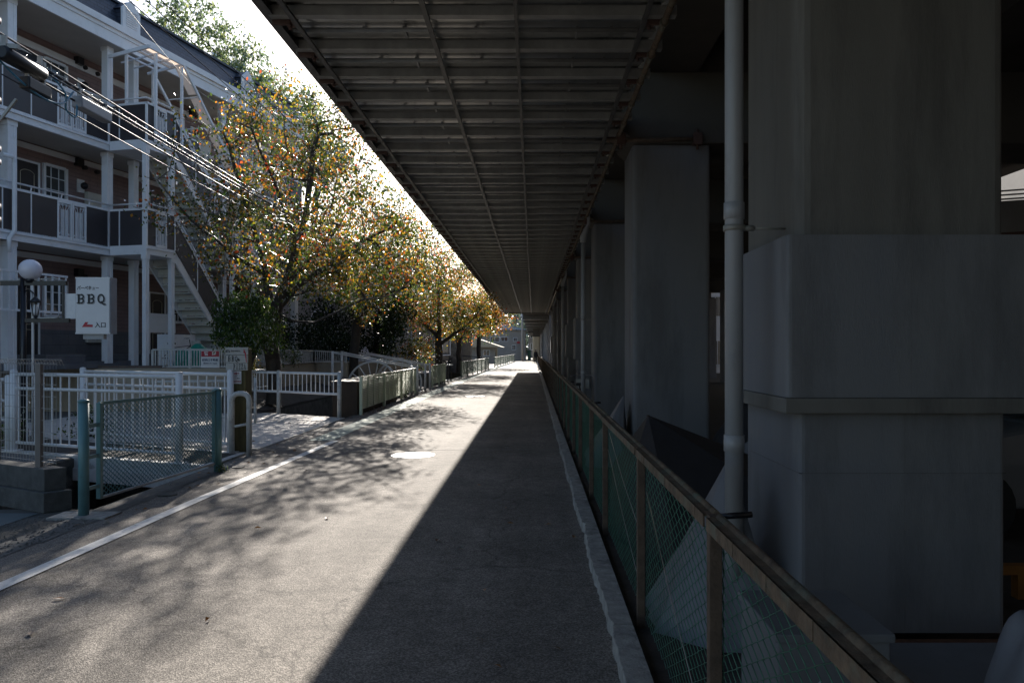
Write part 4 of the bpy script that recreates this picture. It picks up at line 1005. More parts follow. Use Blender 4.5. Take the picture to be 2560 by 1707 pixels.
# ================================================================== U SHAPED GUARD, WOOD POST WITH SIGNS
ug_ = thing('tube_guard', 'white rusty hoop guard of bent tube in front of the wooden sign post', 'hoop guard', (-4.42, 11.5, 0))
pts = [(-4.54, 11.45, 0), (-4.54, 11.45, .84)] + [(-4.54 + .10 - .10 * math.cos(a), 11.45, .84 + .10 * math.sin(a)) for a in (R(30), R(60), R(90))] + [(-4.38 + .1 * math.sin(a), 11.45, .84 + .10 * math.cos(a)) for a in (R(0), R(30), R(60), R(90))] + [(-4.28, 11.45, 0)]
b = MB(); b.tube(pts, .04, 14); b.build('hoop', M['old_white'], ug_)
b = MB(); b.tube([(-4.52, 11.45, .44), (-4.3, 11.45, .48)], .02, 10); b.build('crossbar', M['old_white'], ug_)
sp = thing('sign_post', 'thick mossy wooden post carrying weathered white boards lettered BBQ and PIZZA', 'sign post', (-4.6, 11.85, 0))
b = MB(); b.box(-4.71, -4.44, 11.74, 12.0, 0, 1.62); b.build('post', M['timber'], sp, bevel=.01)
bx0, bx1 = -4.745, -4.395
for i, (z0, z1) in enumerate(((1.522, 1.635), (1.40, 1.515), (1.282, 1.395))):
    b = MB(); b.box(bx0 + .004 * i, bx1 - .003 * i, 11.705, 11.735, z0, z1); b.build('plank', M['weathered_board'], sp, bevel=.003)
def slab_serif(txt, w, h, x, z, yy, m_, par, st=.2, shadow=None):
    """heavy slab-serif capitals built from strokes; x, z is the lower left corner"""
    def glyph(b, ch, x, sz):
        s_ = w * st; t_ = h * .09
        def bx(a, c, e_, f_): b.box(x + a * w, x + c * w, yy, yy + .002, z + e_ * h, z + f_ * h)
        def tb(pts, r_=None):
            for p, q in zip(pts[:-1], pts[1:]):
                P = Vector((x + p[0] * w, z + p[1] * h)); Q = Vector((x + q[0] * w, z + q[1] * h)); d2 = (Q - P).normalized(); nn = Vector((-d2.y, d2.x)) * (r_ or s_) / 2
                P = P - d2 * .1 * s_; Q = Q + d2 * .1 * s_
                b.quad((P.x - nn.x, yy + rnd.uniform(0, .0008), P.y - nn.y), (Q.x - nn.x, yy, Q.y - nn.y), (Q.x + nn.x, yy, Q.y + nn.y), (P.x + nn.x, yy, P.y + nn.y))
        if ch == 'B':
            bx(.12, .12 + st, 0, 1); bx(0, .5, 0, .09); bx(0, .5, .91, 1); bx(.2, .5, .46, .55)
            for c_, r_ in ((.275, .235), (.73, .225)):
                tb([(.5 + .26 * math.sin(math.pi * k / 8), c_ + r_ * math.cos(math.pi * k / 8)) for k in range(9)], s_ * .8)
        elif ch == 'Q':
            tb([(.45 + .33 * math.cos(2 * math.pi * k / 20), .5 + .44 * math.sin(2 * math.pi * k / 20)) for k in range(21)], s_ * .85)
            tb([(.45, .2), (.6, -.02), (.75, -.12), (.95, -.1)], s_ * .8)
        elif ch == 'P':
            bx(.15, .15 + st, 0, 1); bx(0, .45, 0, .09); bx(0, .5, .91, 1); bx(.25, .5, .42, .51)
            tb([(.5 + .25 * math.sin(math.pi * k / 8), .71 + .245 * math.cos(math.pi * k / 8)) for k in range(9)], s_ * .8)
        elif ch == 'I': bx(.35, .35 + st, 0, 1); bx(.15, .75, 0, .09); bx(.15, .75, .91, 1)
        elif ch == 'Z': bx(.08, .82, .88, 1); bx(.08, .85, 0, .12); bx(.08, .18, .7, .9); bx(.75, .85, .1, .3); tb([(.72, .9), (.18, .1)], s_ * .85)
        elif ch == 'A': tb([(.15, .05), (.45, .96)], s_ * .5); tb([(.45, .96), (.78, .05)], s_ * .95); bx(.28, .64, .3, .38); bx(0, .32, 0, .08); bx(.6, 1, 0, .08)
    b = MB()
    for i, ch in enumerate(txt): glyph(b, ch, x + i * w * 1.16, 1)
    b.build('lettering', m_, par, fix=False)
slab_serif('BBQ', .046, .085, -4.70, 1.418, 11.701, M['ink_black'], sp, st=.22)
text('&', .06, (-4.535, 11.702, 1.445), RX, M['ink_black'], sp, offset=.002)
slab_serif('PIZZA', .0345, .088, -4.617, 1.294, 11.701, M['ink_black'], sp, st=.24)
text('It’s', .07, (-4.705, 11.702, 1.578), RX, M['ink_black'], sp, offset=.0015, sx=.8); text('alternative', .042, (-4.585, 11.702, 1.582), RX, M['ink_black'], sp, sx=.85)
b = MB(); b.quad((-4.445, 11.700, 1.56), (-4.425, 11.700, 1.56), (-4.41, 11.700, 1.405), (-4.42, 11.700, 1.405)); b.add([(-4.463, 11.700, 1.55), (-4.425, 11.7, 1.545), (-4.455, 11.7, 1.622)], [(0, 1, 2)]); b.build('red_arrow', M['ink_red'], sp, fix=False)
b = MB(); b.box(-4.628, -4.505, 11.728, 11.736, 1.075, 1.27); b.build('paper_notice', M['sign_white'], sp)
text('営業中', .035, (-4.585, 11.725, 1.232), RX, M['ink_red'], sp); text('コチラ', .034, (-4.57, 11.725, 1.192), RX, M['ink_grey'], sp)
text('BBQ', .022, (-4.55, 11.725, 1.158), RX, M['ink_black'], sp)
text('毎日営業', .030, (-4.567, 11.725, 1.108), RX, M['ink_red'], sp)

# ================================================================== CURVED WHITE RAILING AND PALE SLAB
es = MB(); es.prism([(-4.39, 12.15), (-4.39, 17.72), (-6.33, 18.95), (-7.6, 19.55), (-11, 19.55), (-11, 15.2), (-8.5, 13.6)], -.22, .014)
struct(es.build('entrance_slab', M['slab']))
cr = thing('curved_railing', 'white curved bar railing round the corner of the pale entrance slab', 'railing', (-6.33, 18.9, 0))
path = [(-7.45, 21.4), (-7.62, 20.9), (-7.6, 20.35), (-7.42, 19.85), (-7.1, 19.4), (-6.75, 19.1), (-6.33, 18.9), (-4.52, 17.72)]
def spl(path, n):
    out = []
    P = [Vector(p) for p in path]; P = [P[0] * 2 - P[1]] + P + [P[-1] * 2 - P[-2]]
    for i in range(1, len(P) - 2):
        for k in range(n):
            t_ = k / n
            out.append(.5 * ((2 * P[i]) + (-P[i - 1] + P[i + 1]) * t_ + (2 * P[i - 1] - 5 * P[i] + 4 * P[i + 1] - P[i + 2]) * t_ ** 2 + (-P[i - 1] + 3 * P[i] - 3 * P[i + 1] + P[i + 2]) * t_ ** 3))
    out.append(P[-2]); return out
cp = spl(path[:7], 4) + [Vector(path[7])]
for z, nm in ((1.03, 'top_rail'), (.56, 'bottom_rail')): b = MB(); b.tube([(p.x, p.y, z) for p in cp], .03, 10); b.build(nm, M['paint_white'], cr)
tot = []; L_ = 0
for p, q in zip(cp[:-1], cp[1:]): tot.append((L_, p, q)); L_ += (q - p).length
b = MB(); k = .1
while k < L_:
    for l0, p, q in tot:
        ln_ = (q - p).length
        if l0 <= k < l0 + ln_: c = p.lerp(q, (k - l0) / ln_); b.tube([(c.x, c.y, .56), (c.x, c.y, 1.02)], .012, 6, cap=False)
    k += .155
b.build('bars', M['paint_white'], cr)
for p in ((-6.33, 18.9), (-4.52, 17.72), (-7.45, 21.4)):
    b = MB(); b.tube([(p[0], p[1], -.02), (p[0], p[1], 1.07)], .05, 14); b.lathe([(.05, 0), (.035, .015), (.001, .02)], (p[0], p[1], 1.07), 14); b.build('post', M['old_white'], cr)
ub = MB(); ub.prism([(-7.85, 20.2), (-4.42, 18.0), (-4.42, 18.25), (-7.85, 28)], -1.6, -.1)
# earth bank beyond the slab
bk = MB(); n = 14; vs = []
for i in range(n + 1):
    for j in range(5):
        y = 19.0 + 9.0 * i / n; x = -7.95 + 1.15 * j / 4
        vs.append((x, y, .42 - .09 * j + rnd.uniform(-.03, .03)))
bk.add(vs, [(i * 5 + j, i * 5 + j + 1, (i + 1) * 5 + j + 1, (i + 1) * 5 + j) for i in range(n) for j in range(4)], True)
bk.quad((-6.8, 19.0, -1.7), (-6.8, 28, -1.7), (-6.8, 28, .06), (-6.8, 19.0, .06)); bk.quad((-7.95, 19, 0), (-6.8, 19, 0), (-6.8, 19, .06), (-7.95, 19, .42))
struct(bk.build('earth_bank', M['dark_ground'], fix=False))

# ================================================================== BBQ LIGHT BOX AND LAMP POST
lp = thing('lamp_post', 'black lamp post with a white globe and a hanging lantern at the far left', 'lamp post', (-8.72, 13.0, 0))
b = MB(); b.tube([(-8.72, 13, 0), (-8.72, 13, 2.83)], .047, 14); b.tube([(-8.72, 13, 0), (-8.72, 13, .25)], .075, 14); b.build('pole', M['black_metal'], lp)
b = MB(); b.tube([(-8.56, 13, 0.05), (-8.56, 13, 2.8), (-8.6, 13, 2.86)], .02, 10); b.build('conduit', M['paint_white'], lp)
b = MB(); b.bar((-10.4, 13, 2.735), (-7.98, 13, 2.735), .06, .075); b.bar((-8.72, 13, 2.10), (-7.93, 13, 2.10), .05, .07); b.bar((-8.04, 13, 2.10), (-8.04, 13, 2.735), .03, .025); b.build('arm', M['black_metal'], lp)
b = MB(); b.tube([(-10.4, 12.99, 2.785), (-8.6, 12.99, 2.785), (-8.2, 12.99, 2.825), (-8.0, 12.99, 2.77)], .009, 6); b.tube([(-8.56, 12.97, 2.6), (-8.54, 12.97, 2.17), (-8.45, 12.97, 2.14), (-8.12, 12.97, 2.145), (-8.06, 12.97, 2.2)], .013, 6); b.build('loose_wire', M['old_white'], lp)
gl_ = MB(); gl_.sphere((-8.6, 13, 2.965), .178, 28, 18); gl_.build('globe', M['globe'], lp)
b = MB(); b.lathe([(.06, -.06), (.08, 0), (.05, .03)], (-8.6, 13, 2.80), 14); b.build('globe_collar', M['black_metal'], lp)
ln2 = MB(); ln2.tube([(-8.7, 13, 2.6), (-8.6, 12.97, 2.62), (-8.5, 12.95, 2.55), (-8.48, 12.95, 2.48)], .012, 6); ln2.lathe([(.005, .12), (.03, .09), (.095, .02), (.09, .0)], (-8.48, 12.95, 2.4), 6); ln2.lathe([(.012, -.02), (.035, 0.03), (.03, .04)], (-8.48, 12.95, 2.145), 6)
for k in range(6): a_ = math.pi * 2 * k / 6; ln2.bar((-8.48 + .075 * math.cos(a_), 12.95 + .075 * math.sin(a_), 2.4), (-8.48 + .04 * math.cos(a_), 12.95 + .04 * math.sin(a_), 2.18), .008, .008)
lt = ln2.build('lantern', M['black_metal'], lp)
b = MB(); b.lathe([(.03, 0), (.04, .05), (.035, .16), (.02, .19)], (-8.48, 12.95, 2.19), 12); b.build('lamp_glass', M['paint_white'], lt)
sb = thing('light_box_sign', 'white box sign lettered BBQ with a red arrow beside the lamp post', 'sign', (-7.5, 12.95, 1.87))
b = MB(); b.box(-7.805, -7.205, 12.96, 13.16, 1.87, 2.83); b.build('case', M['closure_grey'], sb, bevel=.006)
b = MB(); b.box(-7.79, -7.22, 12.945, 12.959, 1.89, 2.81); b.build('face', M['sign_white'], sb)
for z in (1.868, 2.812): b = MB(); b.box(-7.80, -7.21, 12.943, 12.9595, z, z + .02); b.build('face_rim', M['paint_white'], sb)
b = MB(); b.box(-8.03, -7.81, 13.02, 13.08, 2.13, 2.56); b.build('mounting_plate', M['paint_white'], sb)
b = MB(); b.box(-7.70, -7.35, 13.0, 13.1, 1.78, 1.868); b.build('junction_box', M['pvc'], sb)
slab_serif('BBQ', .150, .155, -7.76, 2.375, 12.941, M['ink_grey'], sb, st=.19)
slab_serif('BBQ', .150, .155, -7.773, 2.39, 12.937, M['ink_black'], sb, st=.21)
text('バーベキュー', .078, (-7.585, 12.943, 2.645), RX, M['ink_black'], sb, offset=.0015, sx=.8, shear=.15)
text('入口', .098, (-7.37, 12.943, 2.015), RX, M['ink_black'], sb, offset=.002)
b = MB(); b.add([(-7.685, 12.942, 1.985), (-7.50, 12.942, 1.985), (-7.50, 12.942, 2.025), (-7.60, 12.942, 2.03), (-7.575, 12.942, 2.07), (-7.63, 12.942, 2.07)], [(0, 1, 2, 3, 4, 5)]); b.build('red_arrow', M['ink_red'], sb, fix=False)

# ================================================================== UTILITY POLE, CABLES
up = thing('utility_pole', 'tall concrete utility pole cut by the left edge of the photo', 'utility pole', (-6.08, 8.55, 0))
b = MB(); b.tube([(-6.17, 8.55, 0), (-6.17, 8.55, 9.5)], [.15, .11], 16); b.build('pole', M['pole_concrete'], up)
for z in (3.05, 3.2, 3.7, 3.85, 4.4, 4.9, 5.3): b = MB(); b.tube([(-6.17, 8.55, z), (-6.17, 8.55, z + .05)], .152, 14); b.build('band', M['pole_concrete'], up)
for (p_, q_, w_) in (((-6.3, 8.5, 5.02), (-5.75, 8.5, 4.98), .05), ((-6.05, 8.5, 4.05), (-5.78, 8.5, 4.4), .025), ((-6.9, 8.5, 6.9), (-5.2, 8.5, 6.9), .07)): b = MB(); b.bar(p_, q_, w_, w_); b.build('cross_arm', M['steel_grey'], up)
def cable(lab, pts, r, m_, sag=0, group=None, n=24, name='overhead_cable'):
    b = MB(); P = [Vector(p) for p in pts]; out = []
    for p, q in zip(P[:-1], P[1:]):
        for k in range(n): t_ = k / n; c = p.lerp(q, t_); c.z -= sag * 4 * t_ * (1 - t_); out.append(tuple(c))
    out.append(tuple(P[-1])); b.tube(out, r, 6); o = b.build(name, m_); recenter(o, P[0]); return tag(o, lab, 'cable', group)
X_ = -5.95
cable('thick upper black cable of the bundle at the left pole', [(X_, -12, 5.2), (X_, 8.5, 5.13), (X_ + .15, 46, 5.15)], .013, M['black_cable'], .25)
cable('black cable wound with wire in the middle of the bundle', [(X_ + .05, 8.5, 5.0), (X_ + .1, 46, 5.0)], .018, M['black_cable'], .2)
cable('black cable under the middle of the bundle', [(X_ + .1, 8.5, 4.93), (X_ + .1, 46, 4.95)], .009, M['black_cable'], .22)
cable('lower black cable carrying the splice closures', [(X_ + .03, -12, 4.7), (X_ + .03, 8.5, 4.84), (X_ + .05, 46, 4.7)], .014, M['black_cable'], .2)
cable('lowest thin twisted cable below the closures', [(X_, 8.5, 4.68), (X_ + .1, 46, 4.6)], .008, M['black_cable'], .26)
for i, (x, z) in enumerate(((-6.5, 7.35), (-6.3, 7.42), (-6.05, 7.42))):
    cable(['leftmost of the three high wires crossing the white sky', 'middle of the three high wires crossing the white sky', 'rightmost of the three high wires crossing the white sky'][i], [(x, -14, z + .1), (x, 46, z)], .009, M['dull_wire'], .2)
cable('thin pale service wire running to the apartment roof corner', [(-6.3, 8.5, 7.7), (-9.6, 21.5, 9.0), (-7.5, 40, 8.6)], .007, M['old_white'], .1)
# spiral lashing on the bundle
b = MB(); pts = []
for k in range(900): t_ = k / 900; y = 8.6 + 24 * t_; pts.append((X_ + .06 + .028 * math.cos(k * .9), y, 5.0 - .2 * 4 * ((y - 8.5) / 37.5) * (1 - (y - 8.5) / 37.5) + .028 * math.sin(k * .9)))
b.tube(pts, .0045, 4, cap=False); o = b.build('cable_lashing', M['wire']); recenter(o, (X_, 8.6, 5)); tag(o, 'silver lashing wire spiralled round the middle cable', 'wire')
def bez(pts, n=8): return [(p.x, p.y, p.z) for p in spl3(pts, n)]
def spl3(path, n):
    P = [Vector(p) for p in path]; P = [P[0] * 2 - P[1]] + P + [P[-1] * 2 - P[-2]]; out = []
    for i in range(1, len(P) - 2):
        for k in range(n):
            t_ = k / n
            out.append(.5 * ((2 * P[i]) + (-P[i - 1] + P[i + 1]) * t_ + (2 * P[i - 1] - 5 * P[i] + 4 * P[i + 1] - P[i + 2]) * t_ ** 2 + (-P[i - 1] + 3 * P[i] - 3 * P[i + 1] + P[i + 2]) * t_ ** 3))
    out.append(P[-2]); return out
b = MB(); b.tube(bez([(X_ - .05, 8.45, 4.88), (X_ + .06, 8.75, 4.68), (X_ + .1, 9.1, 4.60), (X_ + .1, 9.45, 4.66), (X_ + .05, 9.75, 4.9)]), .013, 6)
b.tube(bez([(X_, 9.35, 5.0), (X_ + .1, 9.5, 4.8), (X_ + .08, 9.55, 4.62), (X_ + .08, 9.75, 4.58), (X_ + .06, 9.82, 4.8)]), .011, 6)
o = b.build('blue_cable', M['blue_cable']); recenter(o, (X_, 8.5, 4.6)); tag(o, 'blue cable looping below the splice closures', 'cable')
def closure(y0, y1, x, z, r, lab, m_, boxy=False):
    t = thing('splice_closure', lab, 'splice closure', (x, (y0 + y1) / 2, z))
    b = MB()
    if boxy: b.box(x - r, x + r, y0, y1, z - r * 1.1, z + r * 1.1); o = b.build('housing', m_, t, bevel=.02)
    else: b.tube([(x, y0, z), (x, y0 + .04, z), (x, y1 - .04, z), (x, y1, z)], [r * .75, r, r, r * .75], 16); b.build('housing', m_, t)
    b = MB()
    for y in (y0 + .06, y1 - .06): b = MB(); b.box(x - r * .3, x + r * .3, y - .015, y + .015, z + r, z + r + .12); b.build('hanger', M['steel_grey'], t)
closure(8.42, 9.15, X_ + .05, 4.90, .085, 'black cylindrical splice closure nearest the utility pole', M['closure_black'])
closure(8.80, 9.22, X_ + .05, 4.70, .065, 'dark grey square closure hanging under the black cylinder', M['closure_black'], True)
closure(9.80, 10.52, X_ + .06, 4.80, .07, 'pale grey long splice closure on the lower cable', M['closure_grey'], True)

# ================================================================== GREEN LOUVRE FENCES ALONG THE CANAL
def louvre(lab, P0, P1, nb, mat_, h=.93, gap=.14, posts=True):
    P0 = Vector(P0); P1 = Vector(P1)
    t = thing('louvre_fence', lab, 'fence', (P0.x, P0.y, 0))
    for k in range(nb + 1):
        p = P0.lerp(P1, k / nb); b = MB(); b.box(p.x - .035, p.x + .035, p.y - .035, p.y + .035, 0, h + .02); b.build('post', mat_, t)
        if k < nb:
            q = P0.lerp(P1, (k + 1) / nb); d_ = (q - p).normalized(); a = p + d_ * .05; c = q - d_ * .05
            b = MB(); n = 17
            for j in range(n):
                z = gap + (h - gap - .03) * (j + .5) / n; hh = (h - gap) / n * .32
                b.add([(a.x + .012, a.y, z - hh), (c.x + .012, c.y, z - hh), (c.x - .018, c.y, z + hh), (a.x - .018, a.y, z + hh), (a.x + .008, a.y, z - hh), (c.x + .008, c.y, z - hh), (c.x - .022, c.y, z + hh), (a.x - .022, a.y, z + hh)], [(0, 1, 2, 3), (7, 6, 5, 4), (0, 4, 5, 1), (3, 2, 6, 7)])
            b.build('louvres', mat_, t)
            b = MB(); b.bar((a.x, a.y, h), (c.x, c.y, h), .05, .03); b.build('top_rail', M['paint_white'] if False else mat_, t)
            for f in (.25, .5, .75): m_ = a.lerp(c, f); b = MB(); b.box(m_.x - .004, m_.x + .02, m_.y - .012, m_.y + .012, gap, h - .01); b.build('stiffener', mat_, t)
    return t
louvre('three bay sage green slatted fence nearest the curved white railing', (-4.2, 18.55), (-4.24, 27.3), 3, M['sage'])
louvre('short sage green slatted fence beside the second wheel bridge', (-4.22, 31.8), (-4.2, 36.1), 2, M['sage'])
louvre('long dark green slatted fence in the middle distance', (-3.92, 41.5), (-3.55, 60.5), 6, M['sage_dark'])
louvre('farthest dark green slatted fence near the road end', (-3.4, 67), (-2.6, 104), 9, M['sage_dark'])

# wheel bridges
def wheel(cx, cy, cz, r, t):
    b = MB(); b.tube([(cx + r * math.cos(2 * math.pi * k / 48), cy, cz + r * math.sin(2 * math.pi * k / 48)) for k in range(49)], .036, 8, cap=False)
    w = b.build('wheel', M['paint_white'], t)
    b = MB()
    for k in range(16): a_ = 2 * math.pi * (k + .5) / 16; b.bar((cx + .1 * math.cos(a_), cy, cz + .1 * math.sin(a_)), (cx + r * math.cos(a_), cy, cz + r * math.sin(a_)), .03, .035, up=(0, 1, 0))
    b.tube([(cx, cy - .06, cz), (cx, cy + .06, cz)], .12, 12); b.build('spokes', M['paint_white'], w)
def ramp(lab, y, wx, m_, wheel_=True, z1=1.5):
    t = thing('ramp_bridge', lab, 'ramp bridge', (-5.6, y, 0))
    b = MB(); b.prism_y([(-4.35, -.18), (-4.35, .02), (-7.2, .62), (-7.2, .42)], y, y + 1.3); b.build('deck', M['old_concrete'], t)
    for yy in (y - .02, y + 1.32):
        b = MB(); b.tube([(-4.3, yy, .97), (-7.1, yy, z1)], .03, 8); b.build('hand_rail', m_, t)
        for x in (-4.3, -7.1):
            f = (x + 4.3) / -2.8; b = MB(); b.tube([(x, yy, -.02), (x, yy, 1.02 + (z1 - .97) * f)], .045, 10); b.build('post', m_, t)
    if wheel_: wheel(wx, y - .08, .27, .9, t)
    return t
ramp('ramped canal bridge with a white wagon wheel behind the three bay slatted fence', 26.9, -5.65, M['paint_white'])
ramp('second ramped canal bridge with white wheel and handrails', 30.3, -5.35, M['paint_white'])
ramp('dark railed canal ramp beyond the short slatted fence', 38.2, 0, M['black_metal'], False)
ramp('far canal ramp beside the long dark slatted fence', 62.5, 0, M['black_metal'], False, 1.2)
# dark steel trough by the curved railing
tr = thing('flower_trough', 'dark steel trough between the curved white railing and the slatted fence', 'trough', (-4.6, 20.5, 0))
b = MB(); b.box(-4.9, -4.30, 18.55, 24.0, -1.2, .80); b.build('box', M['trough'], tr); b = MB(); b.box(-4.93, -4.27, 18.52, 24.03, .80, .83); b.build('rim', M['black_metal'], tr)
# bicycle racks (white loops)
for i, y in enumerate((37.2, 37.9)):
    t = thing('bicycle_rack', ['white curved tube bicycle rack just past the short slatted fence', 'second white curved tube bicycle rack farther along the canal'][i], 'bicycle rack', (-4.25, y, 0))
    b = MB(); b.tube([(-4.5, y, 0), (-4.5, y, .6), (-4.42, y, .78), (-4.2, y, .86), (-4.0, y, .84)], .02, 8); b.build('tube', M['paint_white'], t)
    b = MB(); b.tube([(-4.58, y, 0), (-4.58, y, .6), (-4.66, y, .78), (-4.8, y, .86)], .02, 8); b.tube([(-4.6, y, .1), (-4.1, y, .1)], .015, 6); b.build('side_tube', M['paint_white'], t)
b = MB(); b.prism([(-6.6, 33.0), (-4.6, 33.0), (-4.4, 35.8), (-6.6, 35.8)], .55, .60); b.prism([(-6.5, 33.2), (-4.8, 33.2), (-4.7, 35.5), (-6.5, 35.5)], -.3, .55)
o = b.build('canal_cover', M['grey_tarp']); recenter(o, (-5.5, 34, 0)); tag(o, 'grey sheeted platform over the canal behind the short slatted fence', 'cover')
drape('blue_bundle', -7.5, 32.5, TZ, .55, .5, .55, M['blue_tarp'], 'blue plastic sheet bundle on the terrace under the second tree', 'sheet bundle', 11)
drape('silver_bundle', -7.15, 32.2, TZ, .25, .3, .62, M['plastic_bag'], 'pale crumpled plastic sheet against the blue bundle', 'sheet bundle', 13)

# ================================================================== UNDER THE VIADUCT
t = thing('tarp_tent', 'dark cloth tent with a pointed peak between the first and second piers', 'tent', (1.75, 6.7, 0))
b = MB()
pk_ = (1.02, 6.75, 1.02)
b.add([pk_, (1.95, 6.6, .66), (2.6, 6.4, .55), (.75, 6.2, .45), (.72, 6.35, 0), (1.0, 5.5, .35), (2.0, 5.3, .4), (2.6, 5.2, .35), (2.7, 5.1, 0), (1.0, 5.35, 0), (.78, 7.4, .5), (.75, 7.5, 0), (1.9, 7.8, .45), (2.7, 7.7, 0)],
      [(0, 3, 5), (0, 5, 6, 1), (1, 6, 7, 2), (3, 4, 9, 5), (5, 9, 8, 6), (6, 8, 7), (0, 10, 3), (10, 11, 4, 3), (0, 1, 12, 10), (1, 2, 13, 12), (10, 12, 13, 11), (2, 7, 8, 13)])
b.build('cloth', M['black_tarp'], t); b = MB(); b.tube([(1.02, 6.75, 0), pk_], .015, 6); b.build('tent_pole', M['rust_post'], t)
def cone_tarp(lab, px, py, pz, base, m_, seed=1):
    b = MB(); r_ = random.Random(seed); n = len(base); vs = []; rings = 7; seg = 6
    N_ = n * seg
    for i in range(rings + 1):
        f = i / rings
        for k in range(N_):
            a = base[(k // seg) % n]; c = base[(k // seg + 1) % n]; g_ = (k % seg) / seg
            x = a[0] + (c[0] - a[0]) * g_; y = a[1] + (c[1] - a[1]) * g_
            w = .03 * math.sin(k * 2.1 + seed) * f
            vs.append((px + (x - px) * f * (1 + w), py + (y - py) * f * (1 + w), pz * (1 - f) ** 1.05 + r_.uniform(-.012, .012) * (0 < i < rings)))
    fs = [(i * N_ + k, i * N_ + (k + 1) % N_, (i + 1) * N_ + (k + 1) % N_, (i + 1) * N_ + k) for i in range(rings) for k in range(N_)]
    b.add(vs, fs, True); o = b.build('draped_tarp', m_); recenter(o, (px, py, 0)); return tag(o, lab, 'tarp')
cone_tarp('pale blue grey tarp draped in a cone against the nearest drainpipe', 1.14, 4.42, .98, [(.69, 4.3), (.95, 4.02), (1.34, 3.95), (1.37, 4.6), (1.1, 5.0), (.70, 4.8)], M['white_tarp'])
cone_tarp('pale tarp draped against the left side of the second pier', 1.3, 10.9, .95, [(.72, 10.3), (1.25, 10.3), (1.39, 11), (1.35, 12.0), (.8, 12)], M['white_tarp'], 4)
b = MB(); b.box(1.45, 3.05, 3.80, 3.92, .015, .11); b.box(2.35, 2.6, 3.55, 3.80, .015, .115); o = b.build('steel_beam', M['rust']); recenter(o, (2.2, 3.85, 0)); tag(o, 'rusty steel beam lying at the foot of the nearest pier', 'steel beam')
def crate(x0, x1, y0, y1, z1, lab, m_, name='storage_box', cat='box', z0=.005):
    t = thing(name, lab, cat, ((x0 + x1) / 2, (y0 + y1) / 2, z0))
    b = MB(); b.box(x0, x1, y0, y1, z0, z1); b.build('body', m_, t, bevel=.008)
    b = MB(); b.box(x0 - .012, x1 + .012, y0 - .012, y1 + .012, z1, z1 + .03); b.build('lid', m_, t, bevel=.006)
    return t
crate(1.42, 2.3, 2.75, 3.5, .22, 'pale flat grey box on the ground before the nearest pier', M['box_grey'])
crate(.82, 1.2, 2.55, 3.0, .62, 'upright grey box just behind the nearest fence bay', M['box_grey'])
crate(.88, 1.3, 1.75, 2.45, .40, 'grey blue box behind the fence at the bottom edge', M['box_grey'])
crate(1.28, 1.36, 2.75, 3.35, .30, 'rust coloured plank on edge between the boxes', M['rust_post'], 'plank', 'plank')
# plastic bag tied to the fence mesh
b = MB(); r_ = random.Random(5); vs = []; n = 10
for i in range(n + 1):
    for j in range(6):
        f = i / n; w = .055 * (math.sin(math.pi * min(1, f * .8 + .25))) + .01
        vs.append((.655 + .02 * math.sin(j * 1.9 + i) + (j % 2) * .012, 1.735 - .17 * f + w * (j / 5 - .5) * 1.0 + r_.uniform(-.008, .008), .80 - .16 * f + w * (j / 5 - .5) * 1.6 + r_.uniform(-.01, .01)))
b.add(vs, [(i * 6 + j, i * 6 + j + 1, (i + 1) * 6 + j + 1, (i + 1) * 6 + j) for i in range(n) for j in range(5)], True)
o = b.build('plastic_bag', M['plastic_bag'], fix=False); recenter(o, (.655, 1.65, .7)); tag(o, 'crumpled white plastic bag caught on the nearest fence mesh', 'plastic bag')
drape('white_sack', 1.70, 2.6, .0, .17, .2, .70, M['white_tarp'], 'pale striped sack at the lower right corner of the photo', 'sack', 21)
for i, (x, y, w, h, m_, l) in enumerate(((2.2, 7.2, .4, .5, M['grey_tarp'], 'grey sheeted heap between tent and second pier'), (2.6, 8.6, .5, .7, M['grey_tarp'], 'higher grey sheeted heap beside the second pier'), (2.9, 10, .6, 1.0, M['black_tarp'], 'black sheeted heap behind the second pier'),
        (1.75, 9.2, .3, .3, M['plastic_bag'], 'small white bag heap at the foot of the second pier'))):
    drape('covered_heap', x, y, 0, w, w, h, m_, l, 'heap', 30 + i)
bicycle(1.1, 17.6, 0, 1.4, 'dark bicycle leaning by the drainpipe past the third pier', M['rubber'])
